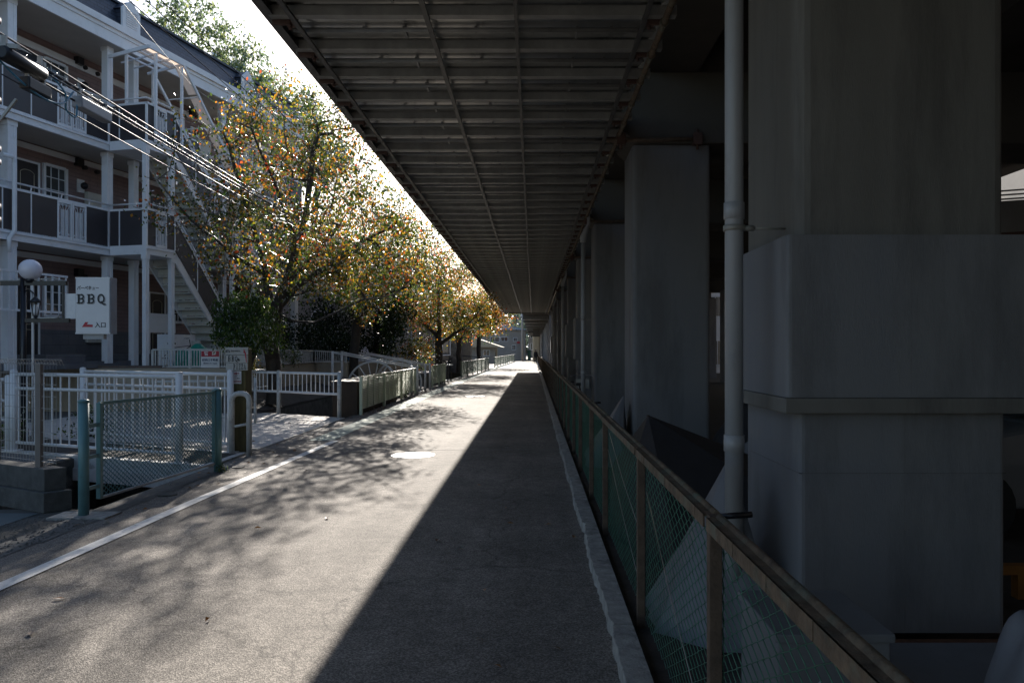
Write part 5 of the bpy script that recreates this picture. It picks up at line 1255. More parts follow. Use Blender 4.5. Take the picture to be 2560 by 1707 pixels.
# parked car in the lot, seen past the nearest pier
def car(x, y, ang, L_, W_, H_, paint, lab, cat='car', name='parked_car', van=False):
    t = thing(name, lab, cat, (x, y, 0)); ca, sa = math.cos(ang), math.sin(ang)
    def X(a, b_, c): return (x + a * ca - b_ * sa, y + a * sa + b_ * ca, c)
    if van: prof = [(-L_ / 2, .3), (-L_ / 2, .95), (-L_ / 2 + .12, H_ * .93), (-L_ / 2 + .3, H_), (L_ / 2 - .7, H_), (L_ / 2 - .12, 1.0), (L_ / 2, .85), (L_ / 2, .3)]
    else: prof = [(-L_ / 2, .3), (-L_ / 2, .85), (-L_ / 2 + .25, .95), (-L_ / 2 + .7, H_ - .05), (-L_ / 2 + 1.1, H_), (L_ / 2 - 1.9, H_), (L_ / 2 - 1.1, .98), (L_ / 2 - .15, .8), (L_ / 2, .6), (L_ / 2, .3)]
    def slabp(prof, y0, y1, inset=.0):
        n = len(prof); vs = []
        for k, yy in enumerate((y0, y0 + .08, y1 - .08, y1)):
            for (a, c) in prof:
                tum = .13 * max(0, (c - .95) / (H_ - .95)); s_ = 1 if yy > 0 else -1
                cc = c - (.03 if k in (0, 3) else 0); vs.append((a * (0.985 if k in (0, 3) else 1), yy - s_ * tum, cc))
        fs = [tuple(range(n)), tuple(range(4 * n - 1, 3 * n - 1, -1))] + [(j * n + i, j * n + (i + 1) % n, (j + 1) * n + (i + 1) % n, (j + 1) * n + i) for j in range(3) for i in range(n)]
        return vs, fs
    b = MB(X); b.add(*slabp(prof, -W_ / 2, W_ / 2)); body = b.build('body', paint, t, bevel=.03)
    b = MB(X)
    for sg in (-1, 1):
        yy = sg * (W_ / 2 - .02)
        b.add([(-L_ / 2 + .5, yy, 1.0), (L_ / 2 - 1.25 if not van else L_ / 2 - .35, yy, 1.0), (L_ / 2 - 1.85 if not van else L_ / 2 - .7, yy - sg * .115, H_ - .12), (-L_ / 2 + .8, yy - sg * .115, H_ - .12)], [(0, 1, 2, 3)])
    b.build('side_window', M['glass'], t, fix=False)
    b = MB(X); xa, xb = (L_ / 2 - .1, L_ / 2 - .62) if van else (L_ / 2 - 1.08, L_ / 2 - 1.82)
    b.add([(xa + .02, -W_ / 2 + .15, 1.02), (xa + .02, W_ / 2 - .15, 1.02), (xb + .02, W_ / 2 - .25, H_ - .06), (xb + .02, -W_ / 2 + .25, H_ - .06)], [(0, 1, 2, 3)]); b.build('windscreen', M['glass'], t, fix=False)
    for a in (-L_ / 2 + .65, L_ / 2 - .65):
        for sg in (-1, 1):
            b = MB(X); b.tube([(a, sg * (W_ / 2 - .18), .3), (a, sg * (W_ / 2 + .01), .3)], .3, 22); w = b.build('wheel', M['rubber'], t)
            b = MB(X); b.tube([(a, sg * (W_ / 2), .3), (a, sg * (W_ / 2 + .018), .3)], [.19, .17], 16); b.build('rim', M['rim'], w)
    for sg in (-1, 1):
        b = MB(X); b.box(L_ / 2 - .02, L_ / 2 + .012, sg * (W_ / 2 - .32) - .13, sg * (W_ / 2 - .32) + .13, .62, .76); b.build('headlight', M['globe'], t)
        b = MB(X); b.box(-L_ / 2 - .012, -L_ / 2 + .02, sg * (W_ / 2 - .2) - .08, sg * (W_ / 2 - .2) + .08, .7, .9); b.build('tail_lamp', M['ink_red'], t)
    b = MB(X); b.box(L_ / 2 - .01, L_ / 2 + .03, -W_ / 2 + .06, W_ / 2 - .06, .32, .5); b.build('bumper', paint, t, bevel=.01)
    return t
car(5.0, 7.1, math.pi, 3.9, 1.6, 1.5, M['car_silver'], 'dark silver car whose wheel shows at the right edge under the viaduct')
b = MB(); b.box(2.9, 8, 4.86, 4.93, .16, .22); b.box(3.1, 3.16, 4.86, 4.93, 0, .16); b.box(5.1, 5.16, 4.86, 4.93, 0, .16); o = b.build('guard_bar', M['orange_paint']); recenter(o, (3.2, 4.9, 0)); tag(o, 'low orange guard bar right of the nearest pier', 'guard bar')
b = MB(); b.quad((2.8, 4.2, .009), (9, 4.2, .009), (9, 4.3, .009), (2.8, 4.3, .009)); struct(b.build('yellow_lot_line', M['yellow_paint'], fix=False))
# street bridge with white parapet beyond the lot, at the right edge
t = thing('side_ramp', 'side ramp with pale parapet and railing glimpsed right of the nearest pier', 'ramp', (10, 15, 0))
def RX2(a, b_, c): return (9.0 + a, 14.6 - .45 * a + b_, c)
b = MB(RX2); b.box(-2, 26, 0, .3, 3.85, 4.45); b.build('parapet', M['pale_wall'], t)
b = MB(RX2); b.box(-2, 26, 0, 5, 3.6, 3.848); b.build('underside', M['steel_brown'], t)
b = MB(RX2)
for z in (4.5, 4.58, 4.66): b.tube([(-2, .1, z), (26, .1, z)], .018, 6)
for k in range(19): b.box(-2 + k * 1.5, -1.95 + k * 1.5, .08, .12, 4.45, 4.68)
b.build('railing', M['paint_white'], t)
for k in range(2): b = MB(RX2); b.box(3 + k * 12, 4 + k * 12, 1, 2.5, 0, 3.598); b.build('column', M['concrete'], t)

# ================================================================== TREES
def leaves_mesh(name, pts, size, material, parent, seed, hang=.5, n_per=1, spread=.12, fold=.25):
    rs = np.random.RandomState(seed); P = np.repeat(np.array(pts), n_per, axis=0); n = len(P)
    P = P + rs.normal(0, spread, (n, 3))
    d = rs.normal(0, 1, (n, 3)); d[:, 2] -= hang * 2; d /= np.linalg.norm(d, axis=1)[:, None]
    r_ = rs.normal(0, 1, (n, 3)); w = np.cross(d, r_); w /= np.linalg.norm(w, axis=1)[:, None]; nn = np.cross(d, w)
    L = size * rs.uniform(.65, 1.25, n)[:, None]; W = L * rs.uniform(.24, .34, n)[:, None]; f = fold * W
    a = P; b = P + d * L * .45 + w * W + nn * f; t = P + d * L; c = P + d * L * .45 - w * W + nn * f
    V = np.stack([a, b, t, c], 1).reshape(-1, 3)
    off = np.array(wloc(parent)); V = V - off
    me = bpy.data.meshes.new(name); me.vertices.add(4 * n); me.vertices.foreach_set('co', V.ravel())
    idx = np.arange(n)[:, None] * 4 + np.array([0, 1, 2, 0, 2, 3])[None]
    me.loops.add(6 * n); me.loops.foreach_set('vertex_index', idx.ravel().astype(np.int32))
    me.polygons.add(2 * n); me.polygons.foreach_set('loop_start', np.arange(0, 6 * n, 3, dtype=np.int32)); me.polygons.foreach_set('loop_total', np.full(2 * n, 3, np.int32))
    me.update(); me.validate()
    me.materials.append(material); o = bpy.data.objects.new(name, me); C.objects.link(o); o.parent = parent; return o

def grow(limbs, tips, seed, bend=.35, step=.35, alpha=.55):
    """limbs: polylines of the main branches, the first starts at the ground; tips attach to the nearest limb with a curve"""
    rs = np.random.RandomState(seed)
    pos = []; par = []; 
    def addp(p, q): pos.append(np.array(p, float)); par.append(q); return len(pos) - 1
    for li, l in enumerate(limbs):
        pts = [np.array(p) for p in l]
        if li == 0: last = addp(pts[0], -1)
        else:
            A_ = np.array(pos); last = int(np.argmin(((A_ - pts[0]) ** 2).sum(1)))
        for a, b in zip(pts[:-1], pts[1:]):
            m_ = max(1, int(np.linalg.norm(b - a) / .4))
            for k in range(1, m_ + 1):
                q = a + (b - a) * k / m_ + (rs.normal(0, .03, 3) if k < m_ else 0)
                last = addp(q, last)
    cost = np.zeros(len(pos)); 
    for i, p in enumerate(par): cost[i] = 0 if p < 0 else cost[p] + np.linalg.norm(pos[i] - pos[p])
    cost = list(cost); tips = np.array(tips)
    A_ = np.array(pos); dm = np.array([((A_ - t) ** 2).sum(1).min() for t in tips]); order = np.argsort(dm)
    PA = np.zeros((len(pos) + len(tips) * 8, 3)); PA[:len(pos)] = A_; CA = np.zeros(len(PA)); CA[:len(pos)] = cost; N_ = len(pos)
    parl = list(par); tipidx = []
    for ti in order:
        t = tips[ti]; d = np.linalg.norm(PA[:N_] - t, axis=1)
        up = np.maximum(0, PA[:N_, 2] - t[2]) * .3
        j = int(np.argmin(d + alpha * .12 * CA[:N_] + up + (d < .08) * 9)); dist = d[j]; s_ = PA[j]
        m_ = max(1, min(7, int(dist / step)))
        pj = parl[j]; dr = (s_ - PA[pj]) if pj >= 0 else np.array([0, 0, 1.]); dr = dr / (np.linalg.norm(dr) + 1e-6)
        ctrl = s_ + dr * dist * bend + np.array([0, 0, .12 * dist])
        last = j
        for k in range(1, m_ + 1):
            f = k / m_; q = (1 - f) ** 2 * s_ + 2 * f * (1 - f) * ctrl + f * f * t + (rs.normal(0, .02 * dist, 3) if k < m_ else 0)
            PA[N_] = q; CA[N_] = CA[last] + np.linalg.norm(q - PA[last]); parl.append(last); last = N_; N_ += 1
        tipidx.append(last)
    return PA[:N_], parl, tipidx

def branches(name, PA, par, material, parent, r_tip, r_base, thick=None, names=None):
    n = len(PA); ch = np.zeros(n); r = np.zeros(n)
    for i in range(n - 1, -1, -1):
        if ch[i] == 0: ch[i] = 1
        if par[i] >= 0: ch[par[i]] += ch[i]
    ex = math.log(max(1.01, r_base / r_tip)) / math.log(ch[0]) if ch[0] > 1 else .4
    r = r_tip * ch ** ex
    big = MB(); small = MB()
    for i in range(n):
        p = par[i]
        if p < 0: continue
        k = 9 if r[i] > .06 else (6 if r[i] > .02 else (4 if r[i] > .009 else 3))
        ra = r[p] if r[p] < r[i] * 1.6 else r[i] * 1.25
        (big if r[i] > .02 else small).tube([tuple(PA[p]), tuple(PA[i])], [ra, r[i]], k, cap=False)
    big.build('trunk', M['bark'], parent, fix=False)
    if small.v: small.build('twigs', material, parent, fix=False)

def ell_tips(c, rad, n, seed, inner=.35, zmin=None, keep=None):
    rs = np.random.RandomState(seed); out = []
    while len(out) < n:
        v = rs.uniform(-1, 1, 3); q = np.linalg.norm(v)
        if q > 1 or q < inner: continue
        lump = .82 + .18 * math.sin(3.1 * v[0] * 2 + seed) * math.sin(2.7 * v[1] * 2 + 1.3 * seed) + .12 * math.sin(5 * v[2] + seed)
        if q > lump: continue
        p = np.array(c) + v * np.array(rad)
        if zmin and p[2] < zmin: continue
        if keep and not keep(p): continue
        out.append(p)
    return out

def tree(lab, base, limbs, tips, leafm, nleaf, lsize, seed, r_tip=.006, r_base=.17, spread=.14, hang=.5, cat='tree', name='cherry_tree', group=None, twig='twig', leaf_keep=None, alpha=.55):
    t = thing(name, lab, cat, base, group)
    PA, par, ti = grow(limbs, tips, seed, alpha=alpha)
    branches('branches', PA, par, M[twig], t, r_tip, r_base)
    rs = np.random.RandomState(seed + 1); src = []
    for i in ti:
        src.append(PA[i]); src.append(PA[i])
        p = par[i]
        if p >= 0: src.append((PA[i] + PA[p]) / 2); src.append(PA[p])
    src = np.array(src)
    if leaf_keep is not None: src = np.array([p for p in src if rs.rand() < leaf_keep(p)])
    per = max(1, int(round(nleaf / len(src))))
    leaves_mesh('leaves', src, lsize, M[leafm], t, seed + 2, hang, per, spread)
    return t

# the big cherry at the corner: low fork, wide limbs reaching over the road
B1 = (-6.95, 20.3, .15)
limbs1 = [[B1, (-6.95, 20.3, 1.3), (-6.9, 20.25, 2.6)],
          [(-6.9, 20.25, 2.6), (-7.1, 20.2, 3.6), (-7.35, 20.0, 4.8), (-7.7, 19.6, 6.3), (-8.0, 19.3, 7.6)],
          [(-6.9, 20.25, 2.6), (-6.5, 20.1, 3.4), (-6.2, 20.0, 4.4), (-5.9, 19.9, 5.6), (-5.6, 19.8, 7.2)],
          [(-6.9, 20.25, 2.6), (-6.3, 20.3, 3.3), (-5.4, 20.4, 3.9), (-4.5, 20.6, 4.6), (-3.5, 20.9, 5.2)],
          [(-6.9, 20.25, 2.6), (-6.3, 19.9, 2.35), (-5.7, 19.7, 2.3), (-5.0, 19.6, 2.6), (-4.3, 19.4, 2.9), (-3.5, 19.2, 3.0)],
          [(-7.1, 20.2, 3.6), (-7.9, 19.8, 4.1), (-8.7, 19.3, 4.9), (-9.3, 18.8, 5.8)],
          [(-6.2, 20.0, 4.4), (-6.4, 19.3, 5.4), (-6.7, 18.6, 6.5), (-6.9, 18.2, 7.4)],
          [(-6.5, 20.1, 3.4), (-6.0, 21.0, 4.2), (-5.6, 22.0, 5.2), (-5.3, 22.8, 6.4)]]
def k1(p):
    u = 1333 + p[0] / p[1] * 1900; v = 874 - (p[2] - 1.6) / p[1] * 1900
    return p[0] < -2.4 and not (p[0] < -7.6 and p[2] < 3.4)
tips1 = ell_tips((-6.1, 20.4, 5.3), (3.75, 3.3, 3.3), 900, 3, keep=k1) + ell_tips((-4.7, 20.4, 3.7), (2.1, 1.9, 1.3), 130, 9, .2, keep=k1) + ell_tips((-6.6, 20.2, 7.6), (2.0, 2.0, 1.7), 130, 15, .2) + ell_tips((-5.2, 20.6, 7.2), (1.8, 1.9, 1.6), 150, 17, .1) + ell_tips((-8.3, 19.2, 5.8), (2.0, 1.7, 2.1), 150, 16, .1)
tree('large cherry tree with orange and yellow autumn leaves beside the apartment stairs', B1, limbs1, tips1, 'leaf_cherry', 22000, .096, 11, spread=.17, r_base=.20,
     leaf_keep=lambda p: .5 if p[0] < -7.6 else (.75 if p[2] > 6.5 else 1.0))
# second cherry
B2 = (-6.75, 28.6, .6)
limbs2 = [[B2, (-6.7, 28.6, 1.9), (-6.6, 28.5, 2.7)], [(-6.6, 28.5, 2.7), (-6.0, 28.4, 3.5), (-5.3, 28.3, 4.6), (-4.7, 28.2, 6)], [(-6.6, 28.5, 2.7), (-7.1, 28.4, 3.8), (-7.6, 28.3, 5.4), (-7.9, 28.2, 7)],
          [(-6.0, 28.4, 3.5), (-5.0, 28.0, 3.8), (-4.0, 27.6, 4.1), (-3.2, 27.2, 4.3)], [(-6.6, 28.5, 2.7), (-6.4, 29.5, 4.3), (-6.2, 30.4, 6.2)]]
tips2 = ell_tips((-6.1, 28.6, 5.3), (3.2, 3.4, 3.0), 560, 21, keep=lambda p: p[0] < -2.9)
tree('second cherry tree with forked trunk behind the wagon wheel bridge', B2, limbs2, tips2, 'leaf_cherry', 18500, .11, 31, spread=.2, r_base=.17)
# third: long limb over the canal
B3 = (-4.85, 39.6, .0)
limbs3 = [[B3, (-4.9, 39.6, 1.4), (-4.95, 39.6, 2.3)], [(-4.95, 39.6, 2.3), (-4.9, 39.5, 4), (-4.95, 39.4, 6.3)], [(-4.95, 39.6, 1.9), (-4.3, 39.3, 2.25), (-3.6, 39.1, 2.7), (-2.9, 38.9, 3.4), (-2.3, 38.7, 4.2)],
          [(-4.95, 39.6, 2.3), (-5.9, 39.5, 3.2), (-6.8, 39.4, 4.6)], [(-3.6, 39.1, 2.7), (-2.9, 38.8, 2.7), (-2.2, 38.5, 2.9)]]
tips3 = ell_tips((-5.0, 40, 4.7), (3.3, 3.0, 2.7), 470, 41, keep=lambda p: p[0] < -1.9) + ell_tips((-3.2, 39, 3.2), (1.7, 1.6, 1.0), 90, 43, .2)
tree('third cherry tree whose dark limb leans over the canal toward the road', B3, limbs3, tips3, 'leaf_cherry', 18000, .12, 51, spread=.22, r_base=.2)
B4 = (-5.2, 53, 0)
limbs4 = [[B4, (-5.2, 53, 2.2)], [(-5.2, 53, 2.2), (-4.3, 52.8, 3.2), (-3.2, 52.6, 4.3)], [(-5.2, 53, 2.2), (-5.6, 53, 4.5), (-5.7, 53, 6.5)], [(-5.2, 53, 2.2), (-6.3, 53, 3.9)]]
tree('fourth cherry tree farther down the canal with orange leaf tips', B4, limbs4, ell_tips((-4.8, 53, 4.9), (3.3, 3, 2.9), 240, 61, keep=lambda p: p[0] < -1.7), 'leaf_cherry_red', 9000, .15, 62, spread=.26, r_base=.18, r_tip=.009)
B5 = (-5.0, 70, 0)
tree('farthest cherry tree at the end of the dark slatted fence', B5, [[B5, (-5, 70, 2.4)], [(-5, 70, 2.4), (-3.8, 70, 4.2), (-2.9, 69.5, 5)], [(-5, 70, 2.4), (-5.6, 70, 5)]], ell_tips((-4.6, 70, 4.8), (3.4, 3, 2.6), 170, 71), 'leaf_cherry_red', 3600, .19, 72, spread=.3, r_base=.2, r_tip=.012)
# trees giving the rows behind
# dark evergreen
B6 = (-7.0, 33.8, 1.1)
tree('dark evergreen tree filling the gap between the second and third cherry', B6, [[B6, (-7, 33.8, 2.5), (-6.9, 33.8, 4.5)]], ell_tips((-6.9, 33.8, 3.3), (1.75, 1.6, 2.2), 260, 81, .1), 'leaf_dark', 9000, .13, 82, spread=.2, r_base=.13, name='evergreen_tree', twig='bark')
B7 = (-7.7, 30.8, 1.1)
tree('low dark green bush at the terrace corner under the second cherry', B7, [[B7, (-7.7, 30.8, 1.8)]], ell_tips((-7.7, 30.8, 1.75), (.9, .8, .75), 90, 83, .1), 'leaf_dark', 2600, .1, 84, spread=.12, r_base=.06, cat='bush', name='bush', twig='bark')
# rounded green tree behind the sign post
B8 = (-7.62, 19.35, .2)
t = thing('round_green_tree', 'small rounded green tree with drooping leaves behind the BBQ and PIZZA post', 'tree', B8)
PA, par, ti = grow([[B8, (-7.35, 19.2, .8), (-6.95, 19.0, 1.6), (-7.2, 18.9, 2.4)]], ell_tips((-7.15, 18.9, 2.42), (.92, .8, .78), 150, 91, .45), 92)
branches('branches', PA, par, M['bark'], t, .004, .07)
rs = np.random.RandomState(5); src = []
for i in ti:
    for k in range(7): src.append(PA[i] + np.array([0, 0, -.06 * k]) + rs.normal(0, .03, 3))
for p in ell_tips((-7.15, 18.9, 2.3), (.85, .75, .7), 700, 93, .05): src.append(p)
leaves_mesh('leaves', src, .085, M['leaf_green'], t, 94, hang=1.1, n_per=6, spread=.08)
# shrubs along terrace and yard
def shrub(lab, x, y, z, rx, rz, n, leafm, seed, ls=.06, group=None):
    b_ = (x, y, z); t = thing('shrub', lab, 'shrub', b_, group)
    PA, par, ti = grow([[b_, (x, y, z + rz * .5)]], ell_tips((x, y, z + rz), (rx, rx, rz), max(20, n // 30), seed, .15), seed)
    branches('branches', PA, par, M['bark'], t, .003, .025)
    leaves_mesh('leaves', [PA[i] for i in ti], ls, M[leafm], t, seed, .2, max(1, n // len(ti)), rx * .28)
shrub('yellow green shrub trailing over the picket fence right of the sign post', -7.55, 20.0, .75, .28, .42, 700, 'leaf_cherry', 101, .07)
shrub('leafy shrub behind the long picket fence under the large cherry', -8.3, 23.5, TZ, .75, .42, 1300, 'leaf_green', 102, .08)
shrub('dark shrub on the terrace behind the wagon wheel', -8.9, 29.5, TZ, 1.2, .9, 2600, 'leaf_dark', 110, .11)
shrub('tall dark shrub before the pale house wall', -8.9, 32.6, TZ, 1.1, 1.5, 3600, 'leaf_dark', 111, .12)
shrub('dark shrub against the apartment wall end under the large cherry', -9.0, 26.8, TZ, .8, .8, 1800, 'leaf_dark', 112, .1)
shrub('dark creeper hanging over the picket fence', -8.0, 25.2, .9, .3, .4, 500, 'leaf_green', 103)
shrub('low green plants in the yard behind the footbridge railing, left', -8.7, 12.5, .0, .3, .3, 500, 'leaf_green', 104)
shrub('low green plants in the yard beside the lamp post foot', -8.1, 13.9, .0, .42, .26, 600, 'leaf_green', 105)
shrub('green weeds climbing the wire fence at the left edge', -7.9, 10.4, .1, .3, .35, 500, 'leaf_green', 106)
shrub('tiny yellow green weed at the foot of the teal fence end post', -4.07, 9.95, .0, .09, .05, 120, 'leaf_bamboo', 107, .035)
shrub('bright green shrub overhanging the canal by the third cherry', -5.9, 38.3, .6, 1.0, .95, 1500, 'leaf_cherry', 108, .13)
shrub('small green tuft under the slatted fence', -4.3, 25.5, 0, .15, .12, 120, 'leaf_green', 109)
# bamboo grove and trees on the slope behind the building
def culm(lab, x, y, h, lean, seed):
    t = thing('bamboo', lab, 'bamboo', (x, y, 1), 'bamboo behind the apartment building')
    rs_ = np.random.RandomState(seed); pts = []; n = 22
    for k in range(n + 1):
        f = k / n; pts.append((x + lean * f ** 2.6, y + .3 * f, 1 + h * (f - .06 * f ** 4)))
    b = MB(); b.tube(pts, [.05 * (1 - .85 * k / n) for k in range(n + 1)], 6, cap=False); b.build('culm', M['leaf_bamboo'], t, fix=False)
    src = []
    tw = MB()
    for k in range(9, n + 1):
        for q in range(5):
            a = rs_.uniform(0, 6.28); L = rs_.uniform(1.0, 2.6) * (1.25 - k / n * .7); p = np.array(pts[k])
            e_ = p + np.array([math.cos(a) * L, math.sin(a) * L, .15 * L - .1]); dr = e_ + np.array([math.cos(a) * .4 * L, math.sin(a) * .4 * L, -.45 * L])
            tw.tube([tuple(p), tuple(e_), tuple(dr)], .006, 3, cap=False)
            for f in (.3, .5, .7, .85, 1): src.append(p + (e_ - p) * f)
            for f in (.3, .6, 1): src.append(e_ + (dr - e_) * f)
    tw.build('side_shoots', M['leaf_bamboo'], t, fix=False)
    leaves_mesh('leaves', src, .2, M['leaf_bamboo'], t, seed, .8, 6, .16)
bl = ['tall feathery bamboo arching above the roof left of the first dormer', 'feathery bamboo above the roof between the dormers', 'tallest bamboo plume behind the apartment roof', 'bamboo plume just right of the tallest one',
      'bamboo plume leaning right over the roof end', 'short bamboo plume low behind the roof ridge', 'bamboo at the right end of the grove']
for i, (x, y, h, ln_) in enumerate(((-20.2, 38, 18.4, 1.2), (-19.0, 38, 18.9, .9), (-17.9, 38, 19.2, .7), (-17.2, 39, 18.6, .9), (-16.3, 39, 17.6, .9), (-15.2, 38, 16.4, .8), (-14.6, 37, 15.2, .8))):
    culm(bl[i], x, y, h, ln_, 200 + i)
for i, (x, y, h, r_, lab) in enumerate(((-14.6, 42, 14.3, 2.7, 'broad green tree behind the right end of the apartment roof'), (-18.5, 46, 16.0, 3.4, 'tall pale green tree in the grove behind the roof'), (-13.4, 46, 13.4, 2.8, 'green tree on the slope seen above the large cherry'),
        (-22.8, 45, 15.6, 3.2, 'wide green tree at the left of the grove behind the roof'))):
    b_ = (x, y, 1.1)
    tree(lab, b_, [[b_, (x, y, h * .5), (x + .2, y, h * .8)]], ell_tips((x, y, h), (r_, r_, r_ * 1.05), 220, 220 + i, .2), 'leaf_bamboo', 7000, .2, 230 + i, spread=.3, r_base=.2, r_tip=.012, cat='tree', name='broadleaf_tree')

# ================================================================== BUILDINGS BEYOND
def house(lab, x0, x1, y0, y1, z0, z1, wallm, roofm, wins, gable=True, name='house', cat='house', balc=False, eave=.35, rise=1.3):
    t = thing(name, lab, cat, ((x0 + x1) / 2, (y0 + y1) / 2, z0))
    b = MB(); b.box(x0, x1, y0, y1, z0 - .3, z1); b.build('wall', wallm, t)
    if gable:
        b = MB(); xm = (x0 + x1) / 2
        b.add([(x0 - eave, y0 - eave, z1 + .003), (x1 + eave, y0 - eave, z1 + .003), (xm, y0 - eave, z1 + rise), (x0 - eave, y1 + eave, z1 + .003), (x1 + eave, y1 + eave, z1 + .003), (xm, y1 + eave, z1 + rise)], [(0, 1, 2), (3, 5, 4), (0, 2, 5, 3), (1, 4, 5, 2), (0, 3, 4, 1)])
        b.build('roof', roofm, t)
    else: b = MB(); b.box(x0 - .12, x1 + .12, y0 - .12, y1 + .12, z1 + .002, z1 + .3); b.build('roof', roofm, t)
    for (side, a0, a1, c0, c1) in wins:
        b = MB(); f = MB()
        if side == 'y':
            b.box(a0, a1, y0 - .02, y0 + .02, c0, c1)
            for (p, q, r_, s_) in ((a0 - .06, a1 + .06, c0 - .06, c0), (a0 - .06, a1 + .06, c1, c1 + .06), (a0 - .06, a0, c0, c1), (a1, a1 + .06, c0, c1), ((a0 + a1) / 2 - .02, (a0 + a1) / 2 + .02, c0, c1)): f.box(p, q, y0 - .05, y0 + .01, r_, s_)
        else:
            b.box(x1 - .02, x1 + .02, a0, a1, c0, c1)
            for (p, q, r_, s_) in ((a0 - .06, a1 + .06, c0 - .06, c0), (a0 - .06, a1 + .06, c1, c1 + .06), (a0 - .06, a0, c0, c1), (a1, a1 + .06, c0, c1), ((a0 + a1) / 2 - .02, (a0 + a1) / 2 + .02, c0, c1)): f.box(x1 - .01, x1 + .05, p, q, r_, s_)
        w = b.build('window', M['glass'], t); f.build('window_frame', M['trim_white'], w)
    return t
house('pale rendered house behind the second and third cherry trees', -15, -8.3, 34.5, 42.5, TZ, 6.4, M['pale_wall'], M['dark_roof'], [('y', -10, -8.9, 2.0, 3.3), ('y', -10, -8.9, 4.6, 5.6), ('x', 36, 37.4, 2.0, 3.4), ('x', 36, 37.4, 4.6, 5.7), ('x', 39.5, 41, 2.0, 3.3)], rise=1.0)
house('grey white house along the canal behind the third cherry', -13, -7.7, 46, 55, .6, 6.2, M['pale_wall'], M['dark_roof'], [('y', -9.6, -8.4, 1.8, 3.0), ('y', -9.6, -8.4, 4.2, 5.3), ('x', 48, 49.5, 1.8, 3.2), ('x', 51.5, 53, 1.8, 3.2)], rise=1.0)
house('dark low house with sloping roof at the end of the canal', -12, -5.8, 62, 72, 0, 3.3, M['old_concrete'], M['dark_roof'], [('y', -8, -6.8, 1.2, 2.4)])
house('beige walled house with pale blue grey roof at the far end of the road', -14, -1.2, 116, 128, 0, 4.6, M['far_wall'], M['blue_roof'], [('y', -4.9, -3.9, 2.9, 3.5), ('y', -3.0, -2.5, 2.9, 3.4), ('y', -3.2, -2.7, 1.6, 2.3), ('y', -6.5, -5.2, 2.8, 3.5)], rise=1.6, eave=.5)
house('narrow pale apartment block right of the beige house at the road end', -.9, 1.6, 150, 160, 0, 7.5, M['pale_wall'], M['dark_roof'], [('y', -.5, .2, 1.6, 2.8), ('y', -.5, .2, 4, 5.2)], gable=False, name='apartment_block', cat='building')
house('brown roofed low shed just left of the road end', -9.2, -4.6, 92, 98, 0, 1.9, M['far_wall'], M['cream'], [('y', -6, -5.3, .9, 1.5)], rise=1.1, eave=.9, name='shed', cat='shed')
# building row added beyond the viaduct to cut skylight under it
for i, (y0, y1, h, m_, lab) in enumerate(((-50, -4, 13, M['far_wall'], 'tall beige building added to block light across the street behind the photographer'), (-3, 26, 12, M['pale_wall'], 'pale building added to block light across the street right of the viaduct'), (27, 58, 14, M['far_wall'], 'beige building added to block light farther along the other side of the viaduct'),
        (59, 120, 12, M['pale_wall'], 'long pale building added to block light at the far right beyond the viaduct'))):
    wins = []
    house(lab, 19, 32, y0, y1, 0, h, m_, M['dark_roof'], [('y', 20 + 3 * k, 21.6 + 3 * k, z, z + 1.4) for k in range(3) for z in (1.2, 4.4, 7.6)], gable=False, name='light_block_building', cat='building')
house('small bright shopfront building glimpsed between the first and second piers', 11.6, 16.5, 52, 58, 0, 8, M['bright_front'], M['dark_roof'], [('y', 11.9, 13, 3.9, 5.2), ('y', 12, 13.2, .6, 2.2)], gable=False, name='shop_building', cat='building')
# far road end: pole, sign, van, barrier, gate, hill, cream pillar
t = thing('far_utility_pole', 'grey utility pole standing at the far end of the road', 'utility pole', (-1.5, 105, 0)); b = MB(); b.tube([(-1.5, 105, 0), (-1.5, 105, 8.5)], [.17, .12], 12); b.build('pole', M['concrete'], t)
b = MB(); b.bar((-3.2, 105, 4.2), (-1.5, 105, 6.4), .07, .07); b.bar((-2.4, 105, 7.3), (-.6, 105, 7.3), .09, .09); b.build('cross_arm', M['steel_grey'], t)
t.name = 'street_pole'
car(-2.75, 141, R(-90), 3.3, 1.45, 1.75, M['car_white'], 'white van facing the camera at the far end of the road', 'van', 'parked_van', van=True)
t = thing('barrier', 'low red and white barrier before the white van', 'barrier', (-2.7, 135, 0))
for x in (-3.3, -2.7, -2.1, -1.6): b = MB(); b.tube([(x, 135, 0), (x, 135, .75)], .06, 8); b.build('post', M['ink_red'], t)
b = MB(); b.box(-3.4, -1.5, 134.95, 135.05, .5, .72); b.build('bar', M['sign_white'], t)
t = thing('green_cabinet', 'green steel cabinet beside the far utility pole', 'cabinet', (-.6, 118, 0)); b = MB(); b.box(-.85, -.35, 117.7, 118.4, .0, 1.5); b.build('body', mat('cab_green', (.10, .25, .17), .5), t, bevel=.02); b = MB(); b.box(-.9, -.3, 117.65, 118.45, 1.5, 1.58); b.build('top', M['sign_white'], t)
t = thing('wall_sign', 'small red sign on the beige house at the road end', 'sign', (-2.25, 115.85, 2.6)); b = MB(); b.box(-2.5, -2.05, 115.88, 115.95, 2.55, 2.85); b.build('board', M['ink_red'], t); b = MB(); b.box(-2.3, -2.25, 115.9, 115.96, .0, 2.55); b.build('pole', M['steel_grey'], t)
t = thing('cream_pillar', 'cream rounded pillar lit by the sun at the far end of the viaduct', 'pillar', (.45, 100, 0)); b = MB(); b.chbox(-.08, .92, 100, 101.2, 0, 3.3, .2); b.build('shaft', M['cream'], t); b = MB(); b.box(-.02, .86, 100.1, 101.1, 3.3, 4.7); b.build('bearing', M['girder'], t)
